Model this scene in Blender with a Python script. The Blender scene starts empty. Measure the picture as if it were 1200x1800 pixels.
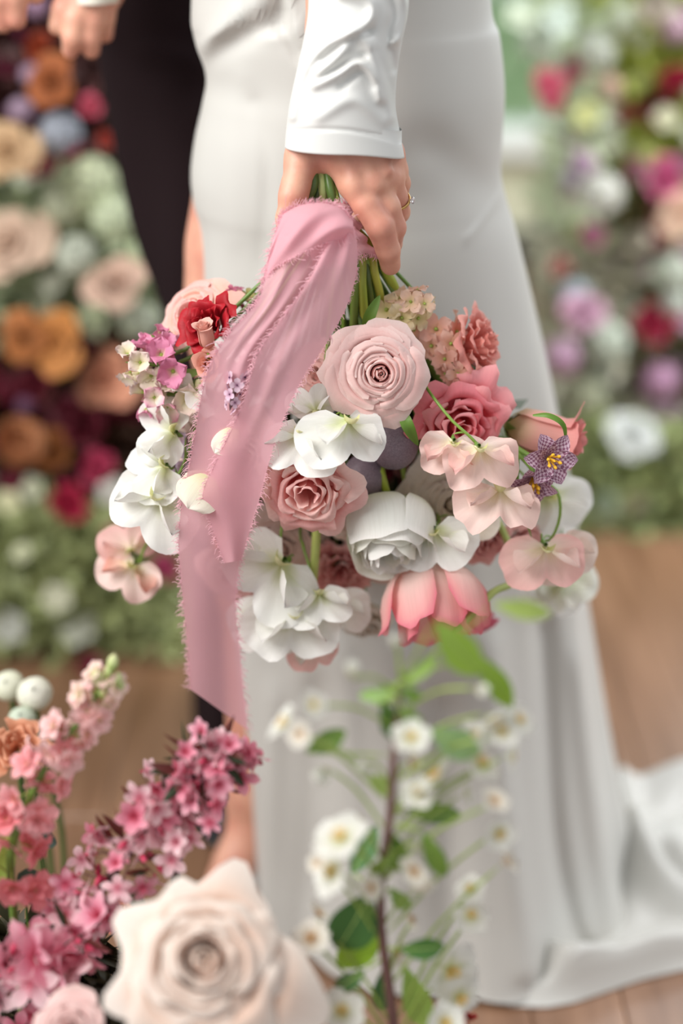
import bpy, math, random
import numpy as np
from mathutils import Matrix, Vector

random.seed(7)
RS = np.random.RandomState(7)
SC = bpy.context.scene
COL = SC.collection
PI = math.pi

# ------------------------------------------------------------------ camera
HC, PITCH, F = 1.05, math.radians(22), 3000.0
CAM = np.array([0, 0, HC])
FW = np.array([0, math.cos(PITCH), -math.sin(PITCH)])
UP = np.array([0, math.sin(PITCH), math.cos(PITCH)])
RT = np.array([1.0, 0, 0])
cd = bpy.data.cameras.new('camera')
cam = bpy.data.objects.new('camera', cd); COL.objects.link(cam)
cam.location = (0, 0, HC); cam.rotation_euler = (PI / 2 - PITCH, 0, 0)
cd.sensor_width = 36; cd.lens = 60; cd.clip_start = 0.05; cd.clip_end = 60
cd.dof.use_dof = True; cd.dof.focus_distance = 1.285; cd.dof.aperture_fstop = 1.55
SC.camera = cam

# ------------------------------------------------------------------ light
w = bpy.data.worlds.new('sky'); SC.world = w; w.use_nodes = True
w.node_tree.nodes['Background'].inputs[0].default_value = (0.94, 0.97, 1.0, 1)
w.node_tree.nodes['Background'].inputs[1].default_value = 0.44
def area(name, loc, target, size, power, col, spread=180):
    l = bpy.data.lights.new(name, 'AREA'); l.size = size; l.energy = power; l.color = col; l.spread = math.radians(spread)
    o = bpy.data.objects.new(name, l); COL.objects.link(o); o.location = loc
    o.rotation_euler = (Vector(target) - Vector(loc)).to_track_quat('-Z', 'Y').to_euler()
area('assumed_left_light', (-1.25, 0.55, 1.85), (0.05, 1.38, 0.85), 1.2, 37, (1.0, 0.985, 0.96))  # assumed area lamp for light from the left; no window is built there
area('back_window_daylight', (1.3, 4.25, 1.7), (0.3, 1.7, 0.2), 1.9, 26, (0.9, 0.95, 1.0))
area('right_bank_fill', (1.9, 1.9, 1.95), (0.85, 2.7, 0.35), 1.1, 22, (0.97, 0.98, 1.0), 95)  # added fill lamp to brighten the right flower bank; no window stands there
SC.view_settings.view_transform = 'Standard'; SC.view_settings.look = 'None'
SC.view_settings.gamma = 1; SC.view_settings.use_curve_mapping = False
SC.view_settings.exposure = 0.55

# ------------------------------------------------------------------ helpers
def ray(px, py): return FW + RT * (px - 600) / F - UP * (py - 900) / F
def W(px, py, Y):
    d = ray(px, py); return CAM + d * (Y / d[1])
def G(px, py, z=0.0):
    d = ray(px, py); return CAM + d * ((z - HC) / d[2])
def MPP(p): return float(np.dot(np.asarray(p) - CAM, FW)) / F      # metres per pixel at p
def D(r, u, t):
    v = RT * r + UP * u - FW * t; return v / np.linalg.norm(v)
def PX(P):
    q = np.asarray(P) - CAM; dz = q @ FW
    return 600 + F * (q @ RT) / dz, 900 - F * (q @ UP) / dz
def nrm(v): v = np.asarray(v, float); return v / (np.linalg.norm(v) + 1e-12)
def frame(z, spin=0.0):
    z = nrm(z); a = np.array([0, 0, 1.0]) if abs(z[2]) < .95 else np.array([0, 1.0, 0])
    x = nrm(np.cross(a, z)); y = np.cross(z, x)
    c, s = math.cos(spin), math.sin(spin)
    return np.stack([x * c + y * s, -x * s + y * c, z], 1)      # columns
def mat4(loc, R, s=1.0):
    M = np.eye(4); M[:3, :3] = R * s; M[:3, 3] = loc; return Matrix(M.tolist())

def hexc(h):
    h = h.lstrip('#'); v = [int(h[i:i + 2], 16) / 255 for i in (0, 2, 4)]
    return tuple([(c / 12.92 if c <= .04045 else ((c + .055) / 1.055) ** 2.4) for c in v] + [1.0])

def mesh_obj(name, V, Fc, mat, parent=None, uv=None, smooth=True, world=False):
    me = bpy.data.meshes.new(name)
    V = np.asarray(V, float).reshape(-1, 3)
    Fc = np.asarray(Fc, dtype=np.int32)
    n = len(Fc); k = Fc.shape[1]
    me.vertices.add(len(V)); me.vertices.foreach_set('co', V.ravel())
    me.loops.add(n * k); me.loops.foreach_set('vertex_index', Fc.ravel())
    me.polygons.add(n); me.polygons.foreach_set('loop_start', np.arange(0, n * k, k, dtype=np.int32))
    me.polygons.foreach_set('loop_total', np.full(n, k, dtype=np.int32))
    if uv is not None:
        l = me.uv_layers.new(name='UVMap'); l.data.foreach_set('uv', np.asarray(uv, float)[Fc.ravel()].ravel())
    me.polygons.foreach_set('use_smooth', np.full(n, smooth))
    me.update(calc_edges=True); me.validate()
    if mat is not None:
        for m in (mat if isinstance(mat, (list, tuple)) else [mat]): me.materials.append(m)
    o = bpy.data.objects.new(name, me); COL.objects.link(o)
    if parent is not None: o.parent = parent
    return o
def empty(name, label, cat, M=None, group=None):
    o = bpy.data.objects.new(name, None); COL.objects.link(o); o.empty_display_size = .01
    if M is not None: o.matrix_world = M
    o['label'] = label; o['category'] = cat
    if group: o['group'] = group
    return o
def sub(name, parent, M=None):
    o = bpy.data.objects.new(name, None); COL.objects.link(o); o.parent = parent; o.empty_display_size = .005
    if M is not None: o.matrix_local = M
    return o
def tag(o, label=None, cat=None, group=None, kind=None):
    if label: o['label'] = label
    if cat: o['category'] = cat
    if group: o['group'] = group
    if kind: o['kind'] = kind
    return o

def gridF(nr, nc, close=False):
    i, j = np.meshgrid(np.arange(nr - 1), np.arange(nc if close else nc - 1), indexing='ij')
    j2 = (j + 1) % nc
    return np.stack([i * nc + j, i * nc + j2, (i + 1) * nc + j2, (i + 1) * nc + j], -1).reshape(-1, 4)
def gridUV(nr, nc):
    v, u = np.meshgrid(np.linspace(0, 1, nr), np.linspace(0, 1, nc), indexing='ij')
    return np.stack([u, v], -1).reshape(-1, 2)
def grid(name, P, mat, parent=None, close=False, uv=None):
    nr, nc = P.shape[:2]
    return mesh_obj(name, P, gridF(nr, nc, close), mat, parent, gridUV(nr, nc) if uv is None else uv)
def joinparts(lst):       # [(P grid)] -> V,F,UV
    V, Fs, U, n = [], [], [], 0
    for P in lst:
        nr, nc = P.shape[:2]
        V.append(P.reshape(-1, 3)); Fs.append(gridF(nr, nc) + n); U.append(gridUV(nr, nc)); n += nr * nc
    return np.concatenate(V), np.concatenate(Fs), np.concatenate(U)
def spline(pts, n):       # catmull-rom through pts (k,d)
    P = np.asarray(pts, float); k = len(P)
    if k == 2: return P[0] + (P[1] - P[0]) * np.linspace(0, 1, n)[:, None]
    E = np.vstack([2 * P[0] - P[1], P, 2 * P[-1] - P[-2]])
    t = np.linspace(0, k - 1 - 1e-9, n); i = t.astype(int); f = (t - i)[:, None]
    a, b, c, d = E[i], E[i + 1], E[i + 2], E[i + 3]
    return .5 * (2 * b + (c - a) * f + (2 * a - 5 * b + 4 * c - d) * f ** 2 + (3 * b - a - 3 * c + d) * f ** 3)
def tubeP(pts, rad, n=12, seg=7):
    C = spline(pts, n); r = np.interp(np.linspace(0, 1, n), np.linspace(0, 1, len(rad)), rad) if np.ndim(rad) else np.full(n, rad)
    T = np.gradient(C, axis=0); T /= np.linalg.norm(T, axis=1)[:, None] + 1e-12
    a = np.array([0.13, 0.7, 0.31]); N = np.cross(T[0], a); N /= np.linalg.norm(N); out = []
    th = np.linspace(0, 2 * PI, seg, endpoint=False)
    for i in range(n):
        N = N - T[i] * np.dot(N, T[i]); N /= np.linalg.norm(N) + 1e-12; B = np.cross(T[i], N)
        out.append(C[i] + r[i] * (np.cos(th)[:, None] * N + np.sin(th)[:, None] * B))
    out[0] = np.repeat(C[0][None], seg, 0) * .98 + out[0] * .02; out[-1] = np.repeat(C[-1][None], seg, 0) * .9 + out[-1] * .1
    return np.array(out)
def tube(name, pts, rad, mat, parent=None, n=12, seg=7):
    return grid(name, tubeP(pts, rad, n, seg), mat, parent, close=True)
def joinclosed(lst):
    V, Fs, U, n = [], [], [], 0
    for P in lst:
        nr, nc = P.shape[:2]
        V.append(P.reshape(-1, 3)); Fs.append(gridF(nr, nc, True) + n); U.append(gridUV(nr, nc)); n += nr * nc
    return np.concatenate(V), np.concatenate(Fs), np.concatenate(U)

# ------------------------------------------------------------------ materials
MC = {}
def newmat(name):
    m = bpy.data.materials.new(name); m.use_nodes = True
    return m, m.node_tree, m.node_tree.nodes['Principled BSDF']
def petal(c0, c1, c2=None, p=(.05, .45, .95), tr=.28, rough=.55, vein=.12):
    """petal colour from claw (c0) over the blade (c1) to the rim (c2)"""
    key = ('petal', c0, c1, c2, p, tr)
    if key in MC: return MC[key]
    c2 = c2 or c1
    m, nt, b = newmat('petal'); L = nt.links; N = nt.nodes
    uv = N.new('ShaderNodeUVMap'); sp = N.new('ShaderNodeSeparateXYZ'); L.new(uv.outputs[0], sp.inputs[0])
    ra = N.new('ShaderNodeValToRGB'); e = ra.color_ramp.elements
    e[0].position = p[0]; e[0].color = hexc(c0); e[1].position = p[2]; e[1].color = hexc(c2)
    q = e.new(p[1]); q.color = hexc(c1)
    L.new(sp.outputs[1], ra.inputs[0])
    mp = N.new('ShaderNodeMapping'); mp.inputs['Scale'].default_value = (26, 1.6, 1); L.new(uv.outputs[0], mp.inputs[0])
    no = N.new('ShaderNodeTexNoise'); no.inputs['Scale'].default_value = 1.5; no.inputs['Detail'].default_value = 3; L.new(mp.outputs[0], no.inputs['Vector'])
    mx = N.new('ShaderNodeMix'); mx.data_type = 'RGBA'; mx.blend_type = 'MULTIPLY'; mx.inputs[0].default_value = vein
    r2 = N.new('ShaderNodeValToRGB'); r2.color_ramp.elements[0].position = .35; r2.color_ramp.elements[1].position = .65
    r2.color_ramp.elements[0].color = (.55, .5, .45, 1)
    L.new(no.outputs[0], r2.inputs[0]); L.new(ra.outputs[0], mx.inputs[6]); L.new(r2.outputs[0], mx.inputs[7])
    L.new(mx.outputs[2], b.inputs['Base Color']); b.inputs['Roughness'].default_value = rough
    b.inputs['Specular IOR Level'].default_value = .3
    bu = N.new('ShaderNodeBump'); bu.inputs['Strength'].default_value = .25; bu.inputs['Distance'].default_value = .0006
    L.new(no.outputs[0], bu.inputs['Height']); L.new(bu.outputs[0], b.inputs['Normal'])
    t = N.new('ShaderNodeBsdfTranslucent'); L.new(mx.outputs[2], t.inputs[0])
    ms = N.new('ShaderNodeMixShader'); ms.inputs[0].default_value = tr
    L.new(b.outputs[0], ms.inputs[1]); L.new(t.outputs[0], ms.inputs[2]); L.new(ms.outputs[0], N['Material Output'].inputs[0])
    MC[key] = m; return m
def leafm(c, tr=.25, rough=.5, c2=None):
    key = ('leaf', c, tr, c2)
    if key in MC: return MC[key]
    m, nt, b = newmat('leaf'); L = nt.links; N = nt.nodes
    no = N.new('ShaderNodeTexNoise'); no.inputs['Scale'].default_value = 35
    tc = N.new('ShaderNodeTexCoord'); L.new(tc.outputs['Object'], no.inputs['Vector'])
    mx = N.new('ShaderNodeMix'); mx.data_type = 'RGBA'; L.new(no.outputs[0], mx.inputs[0])
    a = hexc(c); mx.inputs[6].default_value = a
    mx.inputs[7].default_value = hexc(c2) if c2 else (a[0] * 1.45, a[1] * 1.3, a[2] * 1.1, 1)
    L.new(mx.outputs[2], b.inputs['Base Color']); b.inputs['Roughness'].default_value = rough
    t = N.new('ShaderNodeBsdfTranslucent'); L.new(mx.outputs[2], t.inputs[0])
    ms = N.new('ShaderNodeMixShader'); ms.inputs[0].default_value = tr
    L.new(b.outputs[0], ms.inputs[1]); L.new(t.outputs[0], ms.inputs[2]); L.new(ms.outputs[0], N['Material Output'].inputs[0])
    MC[key] = m; return m
def plain(name, c, rough=.5, **kw):
    m, nt, b = newmat(name); b.inputs['Base Color'].default_value = hexc(c) if isinstance(c, str) else c
    b.inputs['Roughness'].default_value = rough
    for k, v in kw.items(): b.inputs[k.replace('_', ' ')].default_value = v
    return m
def fabric(name, c, rough, sheen=0, weave=900, bump=.08, **kw):
    m = plain(name, c, rough, **kw); nt = m.node_tree; N = nt.nodes; b = N['Principled BSDF']
    b.inputs['Sheen Weight'].default_value = sheen
    tc = N.new('ShaderNodeTexCoord'); no = N.new('ShaderNodeTexNoise'); no.inputs['Scale'].default_value = weave
    nt.links.new(tc.outputs['Object'], no.inputs['Vector'])
    bu = N.new('ShaderNodeBump'); bu.inputs['Strength'].default_value = bump; bu.inputs['Distance'].default_value = .0004
    nt.links.new(no.outputs[0], bu.inputs['Height']); nt.links.new(bu.outputs[0], b.inputs['Normal'])
    return m
SATIN = fabric('ivory_satin', '#d6d5d1', .36, .15, 1400, .05)
CREPE = fabric('ivory_crepe', '#c0beb8', .5, .15, 1400, .05)
SUIT = fabric('suit_wool', '#22181a', .95, .0, 1200, .3, Specular_IOR_Level=.08)
SHOE = plain('black_leather', '#15161b', .28)
WHITE_SHOE = plain('white_leather', '#d9dde0', .35)
GOLD = plain('gold', '#d8b070', .25, Metallic=1.0)
GEM = plain('gem', '#f4f8ff', .03, Transmission_Weight=.8, IOR=2.2)
CUFF = fabric('shirt_cotton', '#d8d2c4', .7, 0, 900, .1)
STEM = leafm('#6f8f3c', .1, .4); STEM2 = leafm('#5f7f38', .1, .4); STEMD = leafm('#44602f', .1, .45)
STEML = leafm('#93ab52', .15, .4)
LEAF = leafm('#5d8233'); LEAFD = leafm('#33502c'); LEAFL = leafm('#8cae3f', .35); LEAFB = leafm('#3d5a44')
TWIG = plain('bark', '#4a332c', .7); TWIGM = plain('mauve_bark', '#6d4a45', .65)
YEL = plain('pollen', '#e0ad2a', .7); ANTH = plain('anther', '#c99a5a', .7)
def skin():
    m, nt, b = newmat('skin'); N = nt.nodes; L = nt.links
    tc = N.new('ShaderNodeTexCoord'); no = N.new('ShaderNodeTexNoise'); no.inputs['Scale'].default_value = 38; no.inputs['Detail'].default_value = 4
    L.new(tc.outputs['Object'], no.inputs['Vector'])
    r = N.new('ShaderNodeValToRGB'); r.color_ramp.elements[0].position = .3; r.color_ramp.elements[1].position = .7
    r.color_ramp.elements[0].color = hexc('#c68471'); r.color_ramp.elements[1].color = hexc('#d9a48a')
    L.new(no.outputs[0], r.inputs[0]); L.new(r.outputs[0], b.inputs['Base Color'])
    b.inputs['Roughness'].default_value = .5
    b.inputs['Subsurface Weight'].default_value = .15; b.inputs['Subsurface Radius'].default_value = (.01, .004, .002); b.inputs['Subsurface Scale'].default_value = .5
    n2 = N.new('ShaderNodeTexNoise'); n2.inputs['Scale'].default_value = 420; n2.inputs['Detail'].default_value = 5
    L.new(tc.outputs['Object'], n2.inputs['Vector'])
    bu = N.new('ShaderNodeBump'); bu.inputs['Strength'].default_value = .18; bu.inputs['Distance'].default_value = .0006
    L.new(n2.outputs[0], bu.inputs['Height']); L.new(bu.outputs[0], b.inputs['Normal'])
    return m
SKIN = skin()
NAIL = plain('nail', '#e3b4a6', .25)

def chiffon(c, alpha):
    m, nt, b = newmat('chiffon'); N = nt.nodes; L = nt.links
    b.inputs['Base Color'].default_value = hexc(c); b.inputs['Roughness'].default_value = .75; b.inputs['Sheen Weight'].default_value = .3
    t = N.new('ShaderNodeBsdfTranslucent'); t.inputs[0].default_value = hexc(c)
    ms = N.new('ShaderNodeMixShader'); ms.inputs[0].default_value = .35; L.new(b.outputs[0], ms.inputs[1]); L.new(t.outputs[0], ms.inputs[2])
    tp = N.new('ShaderNodeBsdfTransparent'); tp.inputs[0].default_value = (1, .93, .94, 1)
    m2 = N.new('ShaderNodeMixShader'); m2.inputs[0].default_value = alpha
    L.new(tp.outputs[0], m2.inputs[1]); L.new(ms.outputs[0], m2.inputs[2]); L.new(m2.outputs[0], N['Material Output'].inputs[0])
    uv = N.new('ShaderNodeUVMap'); mp = N.new('ShaderNodeMapping'); mp.inputs['Scale'].default_value = (60, 9, 1); L.new(uv.outputs[0], mp.inputs[0])
    no = N.new('ShaderNodeTexNoise'); no.inputs['Scale'].default_value = 4; L.new(mp.outputs[0], no.inputs['Vector'])
    bu = N.new('ShaderNodeBump'); bu.inputs['Strength'].default_value = .2; bu.inputs['Distance'].default_value = .0005
    L.new(no.outputs[0], bu.inputs['Height']); L.new(bu.outputs[0], b.inputs['Normal'])
    return m
CHIF = chiffon('#edb4be', .86); FRAY = chiffon('#efbcc6', .9)

# ------------------------------------------------------------------ implicit surface mesher (bodies)
def caps(P, a, b, ra, rb):
    a, b = np.asarray(a, float), np.asarray(b, float); ab = b - a
    t = np.clip(((P - a) @ ab) / (ab @ ab + 1e-12), 0, 1)
    return np.linalg.norm(P - a - t[..., None] * ab, axis=-1) - (ra + (rb - ra) * t)
def smin(a, b, k):
    h = np.clip(.5 + .5 * (b - a) / k, 0, 1); return b * (1 - h) + a * h - k * h * (1 - h)
def chain(P, pts, k):
    d = None
    for (a, ra), (b, rb) in zip(pts[:-1], pts[1:]):
        c = caps(P, a, b, ra, rb); d = c if d is None else smin(d, c, k)
    return d
def nets(fn, lo, hi, h):
    lo = np.asarray(lo, float); n = np.ceil((np.asarray(hi) - lo) / h).astype(int) + 1
    ax = [lo[i] + h * np.arange(n[i]) for i in range(3)]
    P = np.stack(np.meshgrid(*ax, indexing='ij'), -1); v = fn(P); s = v < 0
    c = n - 1; cnt = np.zeros(c); acc = np.zeros(tuple(c) + (3,))
    O = [(x, y, z) for x in (0, 1) for y in (0, 1) for z in (0, 1)]
    def sl(A, o): return A[o[0]:o[0] + c[0], o[1]:o[1] + c[1], o[2]:o[2] + c[2]]
    for o in O:
        for k in range(3):
            if o[k]: continue
            q = list(o); q[k] = 1
            va, vb = sl(v, o), sl(v, q); cr = (va < 0) != (vb < 0)
            t = np.where(cr, va / np.where(cr, va - vb, 1), 0)
            pt = np.zeros(tuple(c) + (3,)); pt[...] = o; pt[..., k] += t
            acc += pt * cr[..., None]; cnt += cr
    act = cnt > 0; idx = -np.ones(tuple(c), int); idx[act] = np.arange(act.sum())
    base = np.stack(np.meshgrid(*[np.arange(i) for i in c], indexing='ij'), -1)
    V = lo + h * (base[act] + acc[act] / cnt[act][:, None]); Fs = []
    for k in range(3):
        a, b = [(1, 2), (2, 0), (0, 1)][k]
        e0 = np.take(s, range(0, n[k] - 1), k); e1 = np.take(s, range(1, n[k]), k); I = np.argwhere(e0 != e1)
        I = I[(I[:, a] > 0) & (I[:, b] > 0) & (I[:, a] < c[a]) & (I[:, b] < c[b])]
        def g(da, db):
            J = I.copy(); J[:, a] -= da; J[:, b] -= db; return idx[J[:, 0], J[:, 1], J[:, 2]]
        q = np.stack([g(1, 1), g(0, 1), g(0, 0), g(1, 0)], 1); fl = e0[I[:, 0], I[:, 1], I[:, 2]]
        q[~fl] = q[~fl][:, ::-1]; Fs.append(q)
    Fs = np.concatenate(Fs); return V, Fs[(Fs >= 0).all(1)]
def joinVF(lst):
    V, Fs, n = [], [], 0
    for v, f in lst: V.append(v); Fs.append(f + n); n += len(v)
    return np.concatenate(V), np.concatenate(Fs)

# ------------------------------------------------------------------ petals and flowers
def sstep(x, a, b): t = np.clip((x - a) / (b - a), 0, 1); return t * t * (3 - 2 * t)
def cup(phi, prof, aw, nu=9, nv=9, drop=.3, point=0, roll=0, ruf=0, fr=3, base=.45, notch=0, tilt=0):
    """petal wrapped round the flower axis; prof = (radius, height) from claw to rim"""
    u = np.linspace(-1, 1, nu)[None, :]; t = np.linspace(0, 1, nv)[:, None]
    te = t * (1 - drop * np.abs(u) ** 2.6 + point * (1 - np.abs(u)) ** 3 - notch * np.exp(-(u / .22) ** 2) * t ** 4)
    k = len(prof) - 1; C = spline(prof, 41); x = np.clip(te, 0, 1.5) * 40
    r = np.interp(x, np.arange(41), C[:, 0]); z = np.interp(x, np.arange(41), C[:, 1])
    ov = np.maximum(x - 40, 0) / 40; d = C[-1] - C[-4]; d = d / (np.linalg.norm(d) + 1e-9); Lp = np.abs(np.diff(C, axis=0)).sum()
    r = r + d[0] * ov * Lp; z = z + d[1] * ov * Lp
    e = np.maximum(t ** 5, np.abs(u) ** 5 * t)
    ph = RS.uniform(0, 6.28); ph2 = RS.uniform(0, 6.28)
    wv = np.sin(fr * PI * u + ph) * .6 + np.sin(fr * 1.7 * PI * u + ph2) * .4
    r = r + roll * e + ruf * wv * t ** 2.5; z = z + ruf * .5 * np.cos(fr * 1.3 * PI * u + ph2) * t ** 3 - roll * .5 * e * (np.abs(u) ** 3)
    a = phi + u * aw * (base + (1 - base) * sstep(t, 0, .55)) + tilt * t
    return np.stack([r * np.cos(a), r * np.sin(a), z + 0 * a], -1)
def flat(L, Wd, nu=7, nv=9, bend=0.3, cupd=.2, ruf=0, tip=2.0, belly=.6, notch=0, fr=2, claw=.12, bend0=0.0, fold=0):
    """free petal/leaf along +Y, face +Z; bend = total turn of the midrib"""
    t = np.linspace(0, 1, nv)[:, None]; u = np.linspace(-1, 1, nu)[None, :]
    x1 = np.clip(t / belly, 0, 1); x2 = np.clip((t - belly) / (1 - belly), 0, 1)
    wd = np.where(t < belly, claw + (1 - claw) * np.sin(x1 * PI / 2) ** 1.1, np.clip(1 - x2 ** tip, 0, 1) ** (.5 if tip >= 2 else .8)) * Wd / 2
    wd = np.maximum(wd, Wd * .015)
    th = bend0 + bend * t; dy = np.cos(th); dz = np.sin(th)
    y = np.concatenate([[[0]], np.cumsum((dy[1:] + dy[:-1]) / 2, 0)]) * L / (nv - 1)
    z = np.concatenate([[[0]], np.cumsum((dz[1:] + dz[:-1]) / 2, 0)]) * L / (nv - 1)
    X = u * wd; ph = RS.uniform(0, 6.28)
    h = cupd * (X ** 2) / (Wd / 2 + 1e-9) + fold * np.abs(X) + ruf * Wd * np.abs(u) ** 2 * t * np.sin(fr * PI * 2 * t + ph + np.sign(u)) \
        + ruf * Wd * .6 * t ** 4 * np.sin(fr * PI * u + ph)
    yy = y - notch * L * np.exp(-(u / .3) ** 2) * t ** 6
    return np.stack([X + 0 * y, yy - h * np.sin(th), z + h * np.cos(th)], -1)
def xf(P, R=None, s=1, o=(0, 0, 0)):
    Q = P * s
    if R is not None: Q = Q @ np.asarray(R).T
    return Q + np.asarray(o)
def Rx(a): c, s = math.cos(a), math.sin(a); return np.array([[1, 0, 0], [0, c, -s], [0, s, c]])
def Ry(a): c, s = math.cos(a), math.sin(a); return np.array([[c, 0, s], [0, 1, 0], [-s, 0, c]])
def Rz(a): c, s = math.cos(a), math.sin(a); return np.array([[c, -s, 0], [s, c, 0], [0, 0, 1]])

def rose_petals(R, N=32, H=1.0, open_=.35, ruf=.02, point=.08, g=2.399, n=(9, 9), incurve=0, inner=.05, roll=.05, jit=.07, drift=(0, 0), closed=False, dr=.28):
    out = []; R = R * .86
    for k in range(N):
        s = k / (N - 1.0); j = lambda a: 1 + RS.uniform(-a, a)
        rr = R * (inner + (.80 - inner) * s ** .85) * j(jit * .6); h = R * H * (1 - .42 * s ** 1.6) * j(jit)
        fl = open_ * s ** 1.2 * j(.25)
        if incurve: pr = [(rr * .3, 0), (rr * 1.0, h * .4), (rr * 1.02, h * .8), (rr * (1 - incurve * (1 - .6 * s)), h * 1.05)]
        else: pr = [(rr * .35, 0), (rr * .93, h * .38), (rr * (1.0 + .1 * fl), h * .8), (rr * (1.04 + fl * .6) + R * .012, h * .98), (rr * (1.08 + fl) + R * .03, h * (1.0 - .16 * s)), (rr * (1.10 + fl * 1.15) + R * .045, h * (.97 - .24 * s))]
        if s < .16 and closed: pr = [(rr * .6, 0), (rr * 1.1, h * .5), (rr * 1.0, h * .85), (rr * (.45 + 2.5 * s), h * (1.02 - s * .3)), (rr * (.3 + 3.5 * s), h * (1.04 - s * .3))]
        aw = (1.75 - .95 * s ** .6) * j(.1)
        P = cup(k * g + RS.uniform(-.25, .25), pr, aw, n[0], n[1], drop=dr + (.1 if dr < .3 else .25) * s, point=point * s * j(.5), roll=R * roll * s, ruf=R * ruf * (.4 + s), fr=RS.uniform(1.2, 2.4), base=.5, tilt=RS.uniform(-.12, .12))
        P = P + np.array([drift[0], drift[1], 0]) * R * (1 - s)
        out.append(P)
    return out

def stem_to(root, base, axis, end, r=.0018, mat=None, L=.05, mid=None, name='stem'):
    """world-space stem from the flower base backwards along its axis and round to end"""
    base = np.asarray(base); a = nrm(axis); p1 = base - a * L
    pts = [base, base - a * L * .45, p1] if mid is None else [base, base - a * L * .4, mid]
    e = np.asarray(end)
    if mid is None: pts[-1] = (p1 + base - a * L * .6) / 2 + (e - p1) * .18
    pts.append(e)
    inv = np.array(root.matrix_world.inverted()); pts = [(inv[:3, :3] @ p + inv[:3, 3]) for p in map(np.asarray, pts)]
    return tube(name, pts, r, mat or STEM, root, n=14, seg=6)
HANDPT = W(590, 372, 1.292)      # where the stems run through the hand
def bundle(px):                   # a point in the neck of the bunch, spread by where the flower stands
    return HANDPT + np.array([(px - 600) * .00001, 0, 0]) + RS.uniform(-.006, .006, 3)

def petal_flower(name, label, cat, px, py, Y, rpx, face, petals, mats, spin=0, stem=True, sepals=0, group=None, centre=None, smat=None, mid=None, stemr=.0018, back=.5, jit=True):
    c = W(px, py, Y); R = rpx * MPP(c); f = D(*face); loc = c - f * R * back
    root = empty(name, label, cat, mat4(loc, frame(f, spin)), group)
    for i, P in enumerate(petals(R)):
        m = mats[i % len(mats)] if isinstance(mats, (list, tuple)) else mats
        grid('petal', P, m, root)
    if centre: centre(root, R)
    for k in range(sepals):
        P = xf(flat(R * .6, R * .22, 4, 5, bend=.9, tip=1.3, belly=.35), Rz(k * 2 * PI / sepals) @ Rx(.2)); grid('sepal', P, smat or STEM2, root)
    if stem: stem_to(root, loc, f, bundle(px), stemr, smat, mid=mid, L=max(.03, R * 1.1))
    return root
bpy.context.view_layer.update()
SKIP_A = False

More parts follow.
